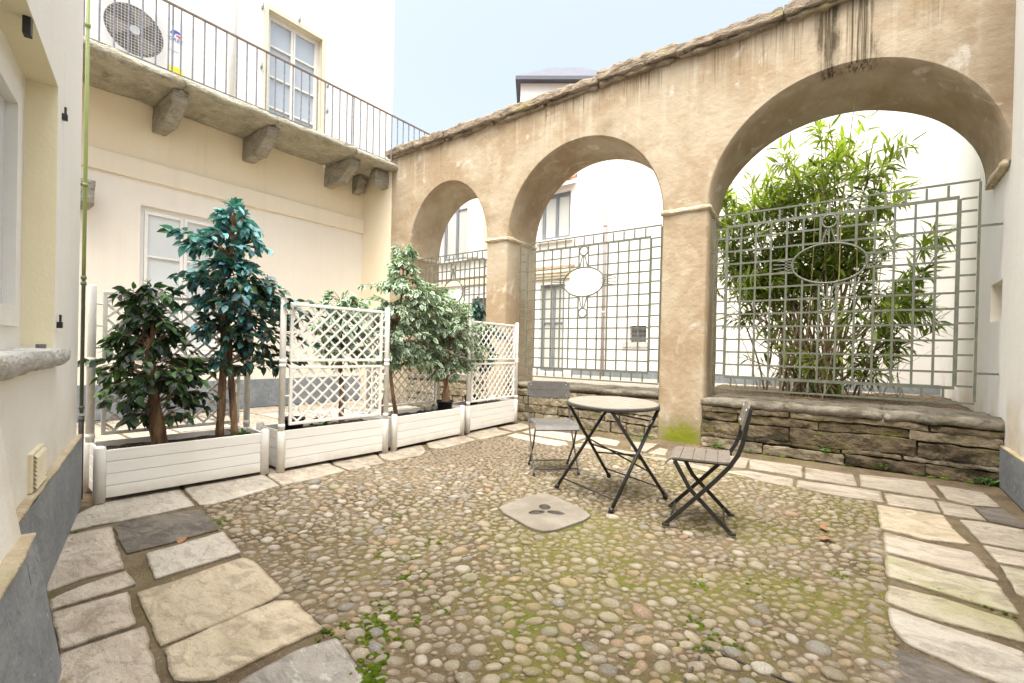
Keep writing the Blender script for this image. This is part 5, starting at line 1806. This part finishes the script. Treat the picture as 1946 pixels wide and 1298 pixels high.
weed((-4.34, 1.83, .31), .07, 26, "low green seedling on the soil at the foot of the tall ficus", WG, 8, .05)
weed((-4.3, 2.6, .32), .10, 30, "trailing ivy on the soil behind the first lattice trellis", [(.03, .08, .03), (.06, .14, .04)], 9, .07, "ivy")
weed((-4.28, 3.38, .33), .07, 20, "grey green ivy tuft at the left end of the third planter", [(.12, .17, .12), (.08, .13, .08)], 10, .05, "ivy")
weed((-4.35, 4.05, .33), .10, 26, "grey green dry ivy tuft beside the black pot", [(.15, .16, .10), (.10, .13, .07)], 11, .05, "ivy")
weed((-4.45, 5.5, .33), .12, 30, "ivy on the soil of the farthest planter", [(.06, .12, .07), (.12, .17, .12)], 12, .055, "ivy")

# oleander behind the right arch
def oleander():
    rr = random.Random(44)
    base = Vector((-.6, 8.2, .55))
    t = empty('oleander_shrub', base)
    tag(t, "tall leafy oleander shrub growing behind the grille of the right-hand arch", "shrub")
    st = MB()
    leaves = []
    cols = [(.20, .27, .03), (.28, .36, .05), (.15, .22, .03), (.34, .41, .08), (.10, .16, .03), (.38, .45, .13)]
    shapes = [ole_verts(1, .19, .12, .012), ole_verts(1, .22, .34, .015), ole_verts(1, .17, .04, .01)]
    ends = []
    for i in range(46):
        u = rr.random()
        ex = -2.25 + 2.6 * (((i * 19) % 46) + rr.random()) / 46
        # crown outline: high in the middle, lower at the left edge
        mx = 4.65 - max(0, (-.95 - ex)) * .75 - max(0, ex + .1) * .9
        ez = rr.uniform(2.2, mx) if i > 26 else rr.uniform(mx - .9, mx)
        ends.append((Vector((ex, 8.1 + rr.uniform(-.55, .75), ez)), False))
    for i in range(9):
        ends.append((Vector((rr.uniform(.2, .72), 7.75 + rr.uniform(-.3, .4), rr.uniform(1.5, 3.0))), False))
    for i in range(5):
        ends.append((Vector((rr.uniform(-1.9, .75), 7.6 + rr.uniform(-.3, .5), rr.uniform(.85, 1.4))), False))
    for i in range(9):
        ends.append((Vector((rr.uniform(-2.15, -1.4), 7.7 + rr.uniform(-.3, .6), rr.uniform(1.0, 3.3))), False))
    for i in range(12):
        ends.append((Vector((rr.uniform(-1.5, .2), 8.0 + rr.uniform(-.4, .7), rr.uniform(1.4, 3.2))), True))
    for end, bare in ends:
        b0 = base + Vector((rr.gauss(-.05, .22), rr.gauss(0, .22), -.05))
        hgt = end.z - b0.z
        mid = Vector((b0.x + (end.x - b0.x) * .32, b0.y + (end.y - b0.y) * .35, b0.z + hgt * .52))
        pts = []
        N = 12
        for j in range(N + 1):
            s_ = j / N
            p = b0 * (1 - s_) ** 2 + mid * 2 * s_ * (1 - s_) + end * s_ ** 2
            pts.append(p + Vector((nz(p, 2.2, 3), nz(p, 2.2, 7), 0)) * .05)
        r0 = rr.uniform(.008, .02)
        st.tube([p - base for p in pts], [r0 * (1 - .8 * j / N) + .002 for j in range(N + 1)], 6, False)
        if bare:
            continue
        # leafy side shoots
        shoots = [(pts, .5)]
        for k_ in range(rr.randint(3, 5)):
            j = rr.randint(int(N * .5), N - 1)
            d = Vector((rr.gauss(0, 1), rr.gauss(0, .9), rr.uniform(.0, 1.0))).normalized() * rr.uniform(.2, .45)
            q = [pts[j], pts[j] + d * .5 + Vector((0, 0, .03)), pts[j] + d]
            st.tube([p - base for p in q], [.005, .004, .002], 5, False)
            shoots.append((q, .25))
        for path, s0 in shoots:
            m_ = len(path) - 1
            nw = 12 if s0 == .5 else 8
            for w_ in range(nw):
                s_ = s0 + (1 - s0) * (w_ + .6) / nw
                s_ = min(s_, .999) * m_
                a = int(s_)
                p = path[a].lerp(path[a + 1], s_ - a)
                tan = (path[a + 1] - path[a]).normalized()
                a0 = rr.uniform(0, 6.28)
                for k_ in range(3):
                    ang = a0 + k_ * 2.094
                    o1 = tan.orthogonal().normalized()
                    o2 = tan.cross(o1)
                    topness = w_ / nw
                    d = (o1 * math.cos(ang) + o2 * math.sin(ang)) * .9 + tan * (.25 + .6 * topness) + Vector((0, 0, -.55 + .6 * topness + rr.gauss(0, .2)))
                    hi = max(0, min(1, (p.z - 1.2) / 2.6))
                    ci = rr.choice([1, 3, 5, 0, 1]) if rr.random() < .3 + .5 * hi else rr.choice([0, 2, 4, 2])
                    if p.z < 2.0 and -1.45 < p.x < .15 and rr.random() < .72:
                        continue
                    leaves.append((orient(p, d, rr.gauss(0, .3), rr.uniform(.15, .27)), ci, rr.randrange(3)))
    st.build('stems', 'stem', t, smooth=True)
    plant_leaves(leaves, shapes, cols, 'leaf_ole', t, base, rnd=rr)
    print('oleander leaves', len(leaves))
    # long pale canes reaching up through the arch
    cn = MB()
    for pts in ([(-.35, 7.3, 1.2), (-.3, 7.0, 3.2), (-.12, 6.3, 4.6), (-.1, 6.06, 4.75)], [(-.7, 7.8, 1.2), (-.6, 7.2, 3.2), (-.72, 6.7, 3.95)], [(.0, 8.0, 1.2), (.15, 7.6, 3.0), (.2, 7.3, 3.7)], [(-.2, 8, 1.0), (-.15, 7.4, 3.0), (-.05, 7.0, 4.0)]):
        P = [Vector(p) for p in pts]
        path = []
        for i in range(13):
            s_ = i / 12 * (len(P) - 1)
            a = min(int(s_), len(P) - 2)
            path.append(P[a].lerp(P[a + 1], s_ - a) + Vector((nz(P[a], 2 + i * .2, 1), 0, 0)) * .02 - base)
        cn.tube(path, [.007 - .0004 * i for i in range(13)], 5)
    cn.build('canes', 'vine', t, smooth=True)
    dry = MB()
    for i in range(34):
        p = Vector((rr.uniform(-1.6, .5), rr.uniform(7.4, 9.0), .55))
        q = p + Vector((rr.gauss(0, .35), rr.gauss(0, .3), rr.uniform(.3, 1.5)))
        m_ = p.lerp(q, .5) + Vector((rr.gauss(0, .1), 0, rr.gauss(.05, .1)))
        dry.tube([p - base, m_ - base, q - base], [.006, .004, .002], 4, False)
    dry.build('dry_stems', 'stem', t, smooth=True)
oleander()

# ================================================================== folding furniture
def arc_slat(mb, x0, x1, yw, zf, th):
    n = 4
    for i in range(n):
        a, b = x0 + (x1 - x0) * i / n, x0 + (x1 - x0) * (i + 1) / n
        vs = [(x, y, zf(x) + dz) for dz in (-th, 0) for (x, y) in ((a, -yw), (b, -yw), (b, yw), (a, yw))]
        mb.add(vs, [(3, 2, 1, 0), (4, 5, 6, 7), (0, 1, 5, 4), (2, 3, 7, 6)] + ([(3, 0, 4, 7)] if i == 0 else []) + ([(1, 2, 6, 5)] if i == n - 1 else []))
def chair(loc, rz, label, slat):
    """local +x is the front of the chair"""
    c = empty('folding_chair', loc, rz)
    tag(c, label, "chair", "folding bistro chairs")
    hw = .205
    def flat(path, name, y, w=.026, t=.011):
        m = MB()
        P = [Vector((p[0], y, p[1])) for p in path]
        for i in range(len(P)):
            d = (P[min(i + 1, len(P) - 1)] - P[max(i - 1, 0)]).normalized()
            nn = Vector((-d.z, 0, d.x)) * (w / 2)
            for a, b in ((1, -1), (1, 1), (-1, 1), (-1, -1)):
                m.v.append(tuple(P[i] + nn * a + Vector((0, t / 2 * b, 0))))
        for i in range(len(P) - 1):
            for j in range(4):
                m.f.append((i * 4 + j, i * 4 + (j + 1) % 4, i * 4 + 4 + (j + 1) % 4, i * 4 + 4 + j))
        m.f += [(3, 2, 1, 0), tuple(len(m.v) - 4 + j for j in range(4))]
        o = m.build(name, 'black', c, bevel=.002)
        return o
    for s_ in (-1, 1):
        back = [(.195, .01), (.06, .155), (-.10, .33), (-.178, .425), (-.222, .50), (-.245, .57), (-.262, .66), (-.285, .79)]
        flat(back, 'back_leg', s_ * hw)
        flat([(-.195, .01), (.05, .255), (.145, .425)], 'front_leg', s_ * (hw - .014))
        flat([(-.20, .432), (.16, .432)], 'seat_rail', s_ * (hw - .030), .02)
        for fx in (.195, -.195):
            m = MB()
            y_ = s_ * (hw if fx > 0 else hw - .014)
            m.box(fx - .03, fx + .018, y_ - .011, y_ + .011, 0, .018)
            m.build('foot_cap', 'black', c, bevel=.005)
    for x_, z_, w_ in ((.165, .045, hw), (-.155, .05, hw - .014), (.145, .415, hw - .014), (-.17, .418, hw - .014)):
        m = MB(); m.tube([(x_, -w_, z_), (x_, w_, z_)], .006, 8); m.build('stretcher', 'black', c, smooth=True)
    zf = lambda x: .447 + (-.9 * (x - .15) ** 2 / .06 if x > .15 else 0) + (.12 * (-.12 - x) ** 2 / .08 if x < -.12 else 0)
    e = [-.185, -.11, -.035, .04, .115, .205]
    for i in range(5):
        m = MB(); arc_slat(m, e[i] + .0018, e[i + 1] - .0018, .2, zf, .012)
        sl = m.build('seat_slat', slat, c, smooth=False)
        for s_ in (-1, 1):
            if i in (0, 2, 4):
                m = MB(); xc = (e[i] + e[i + 1]) / 2 - (.02 if i == 4 else 0); m.tube([(xc, s_ * .175, zf(xc)), (xc, s_ * .175, zf(xc) + .0025)], .0065, 10); m.build('rivet', 'rivet', sl)
    # backrest of two curved slats
    for (z0, z1) in ((.645, .724), (.727, .806)):
        m = MB()
        n = 10
        for k_ in range(2):
            for i in range(n + 1):
                y_ = -.212 + .424 * i / n
                bow = -.018 * (1 - (y_ / .212) ** 2)
                ed = .018 if (abs(y_) > .2) else 0.0
                for z_ in (z0, z1):
                    xx = -.243 - .19 * (z_ - .62) + bow + (.014 if k_ == 0 else 0)
                    zz = z_
                    if ed and ((z_ == z0 and z0 < .65) or (z_ == z1 and z1 > .8)):
                        zz = z_ + (ed if z_ == z0 else -ed)
                    m.v.append((xx, y_, zz))
        b = 2 * (n + 1)
        for i in range(n):
            a = 2 * i
            m.f += [(a, a + 2, a + 3, a + 1), (b + a, b + a + 1, b + a + 3, b + a + 2), (a, b + a, b + a + 2, a + 2), (a + 1, a + 3, b + a + 3, b + a + 1)]
        m.f += [(0, 1, b + 1, b), (2 * n, b + 2 * n, b + 2 * n + 1, 2 * n + 1)]
        bs = m.build('back_slat', slat, c)
        for s_ in (-1, 1):
            zc = z0 + .03 if z0 < .7 else z1 - .03
            xx = -.243 - .19 * (zc - .62) - .018 * (1 - (.175 / .212) ** 2)
            m = MB(); m.tube([(xx + .0135, s_ * .175, zc), (xx + .0175, s_ * .175, zc)], .0065, 10); m.build('rivet', 'rivet', bs)
    return c
# right chair: front towards -x ; left chair: front towards the camera and right
chair((-.893, 3.28, .014), math.atan2(-.09, -.377), "brown slatted folding chair right of the round table, seen from the side", 'slat')
chair((-2.36, 3.77, .014), math.atan2(-.35, .335), "charcoal folding chair behind the table facing the camera", 'slat_dark')

def table(loc, rz):
    t = empty('bistro_table', loc, rz)
    tag(t, "round brown slatted folding bistro table with crossed black legs", "table")
    t.rotation_euler = (R(1.6), R(-.9), rz)
    H, r = .725, .352
    n = 7
    wd = 2 * r / n
    for i in range(n):
        a, b = -r + wd * i + .0016, -r + wd * (i + 1) - .0016
        up, lo = [], []
        m = MB()
        K = 10
        edge = []
        for j in range(K + 1):
            x = a + (b - a) * j / K
            h = math.sqrt(max(0, (r - .006) ** 2 - x * x))
            edge.append((x, h))
        poly = [(x, -h) for x, h in edge] + [(x, h) for x, h in edge[::-1]]
        poly = [p for k_, p in enumerate(poly) if k_ == 0 or (Vector(p) - Vector(poly[k_ - 1])).length > 1e-4]
        m.prism(poly, H - .012, H)
        m.build('top_slat', 'slat_top', t, bevel=.0015)
    m = MB()
    for k_, (rr_, z_) in enumerate(((r - .004, H - .028), (r + .004, H - .026), (r + .006, H - .008), (r + .002, H + .001), (r - .006, H + .0005))):
        for i in range(64):
            m.v.append((rr_ * math.cos(2 * math.pi * i / 64), rr_ * math.sin(2 * math.pi * i / 64), z_))
    for k_ in range(4):
        for i in range(64):
            m.f.append((k_ * 64 + i, k_ * 64 + (i + 1) % 64, (k_ + 1) * 64 + (i + 1) % 64, (k_ + 1) * 64 + i))
    m.build('rim', 'slat_dark', t, smooth=True)
    A, B, C_, D_ = (-.30, .305), (-.30, -.305), (.30, -.305), (.30, .305)
    for (x0, y0) in (A, B, C_, D_):
        x1 = -x0 * .80
        y1 = y0 * .80
        off = .008 if x0 > 0 else -.008
        m = MB()
        m.tube([(x0 * 1.0, y0 + off, .01), (x1, y1 + off, H - .03)], .0135, 8)
        m.build('leg', 'black', t, smooth=True)
        m = MB(); m.tube([(x0, y0 + off, 0), (x0 * .965, y0 * .993 + off, .035)], .019, 8); m.build('foot_cap', 'black', t, smooth=True)
    def on(P, s_):
        return Vector((P[0] + (-P[0] * .80 - P[0]) * s_, P[1] + (P[1] * .80 - P[1]) * s_, .01 + (H - .04) * s_))
    for P, Q, s0, s1 in ((A, B, .10, .10), (D_, C_, .12, .12), (A, B, .86, .86), (D_, C_, .46, .46), (A, C_, .55, .30), (B, D_, .52, .35)):
        m = MB(); m.tube([on(P, s0), on(Q, s1)], .0065, 8); m.build('brace', 'black', t, smooth=True)
    for P in (A, B):
        q = on(P, .84)
        m = MB(); m.tube([q + Vector((-.012, 0, -.02)), q + Vector((.012, 0, .02))], .018, 8); m.build('clip', 'rivet', t, smooth=True)
    for x_ in (-.24, .24):
        m = MB(); m.box(x_ - .012, x_ + .012, -.25, .25, H - .034, H - .014); m.build('top_bearer', 'black', t)
M['slat_top'] = simple("pale_brown_slat", (.24, .20, .16), .36, 0.0, .12, 12, spec=.55)  # lighter brown than the chair slats
table((-1.617, 3.445, .014), math.atan2(.554, .2))
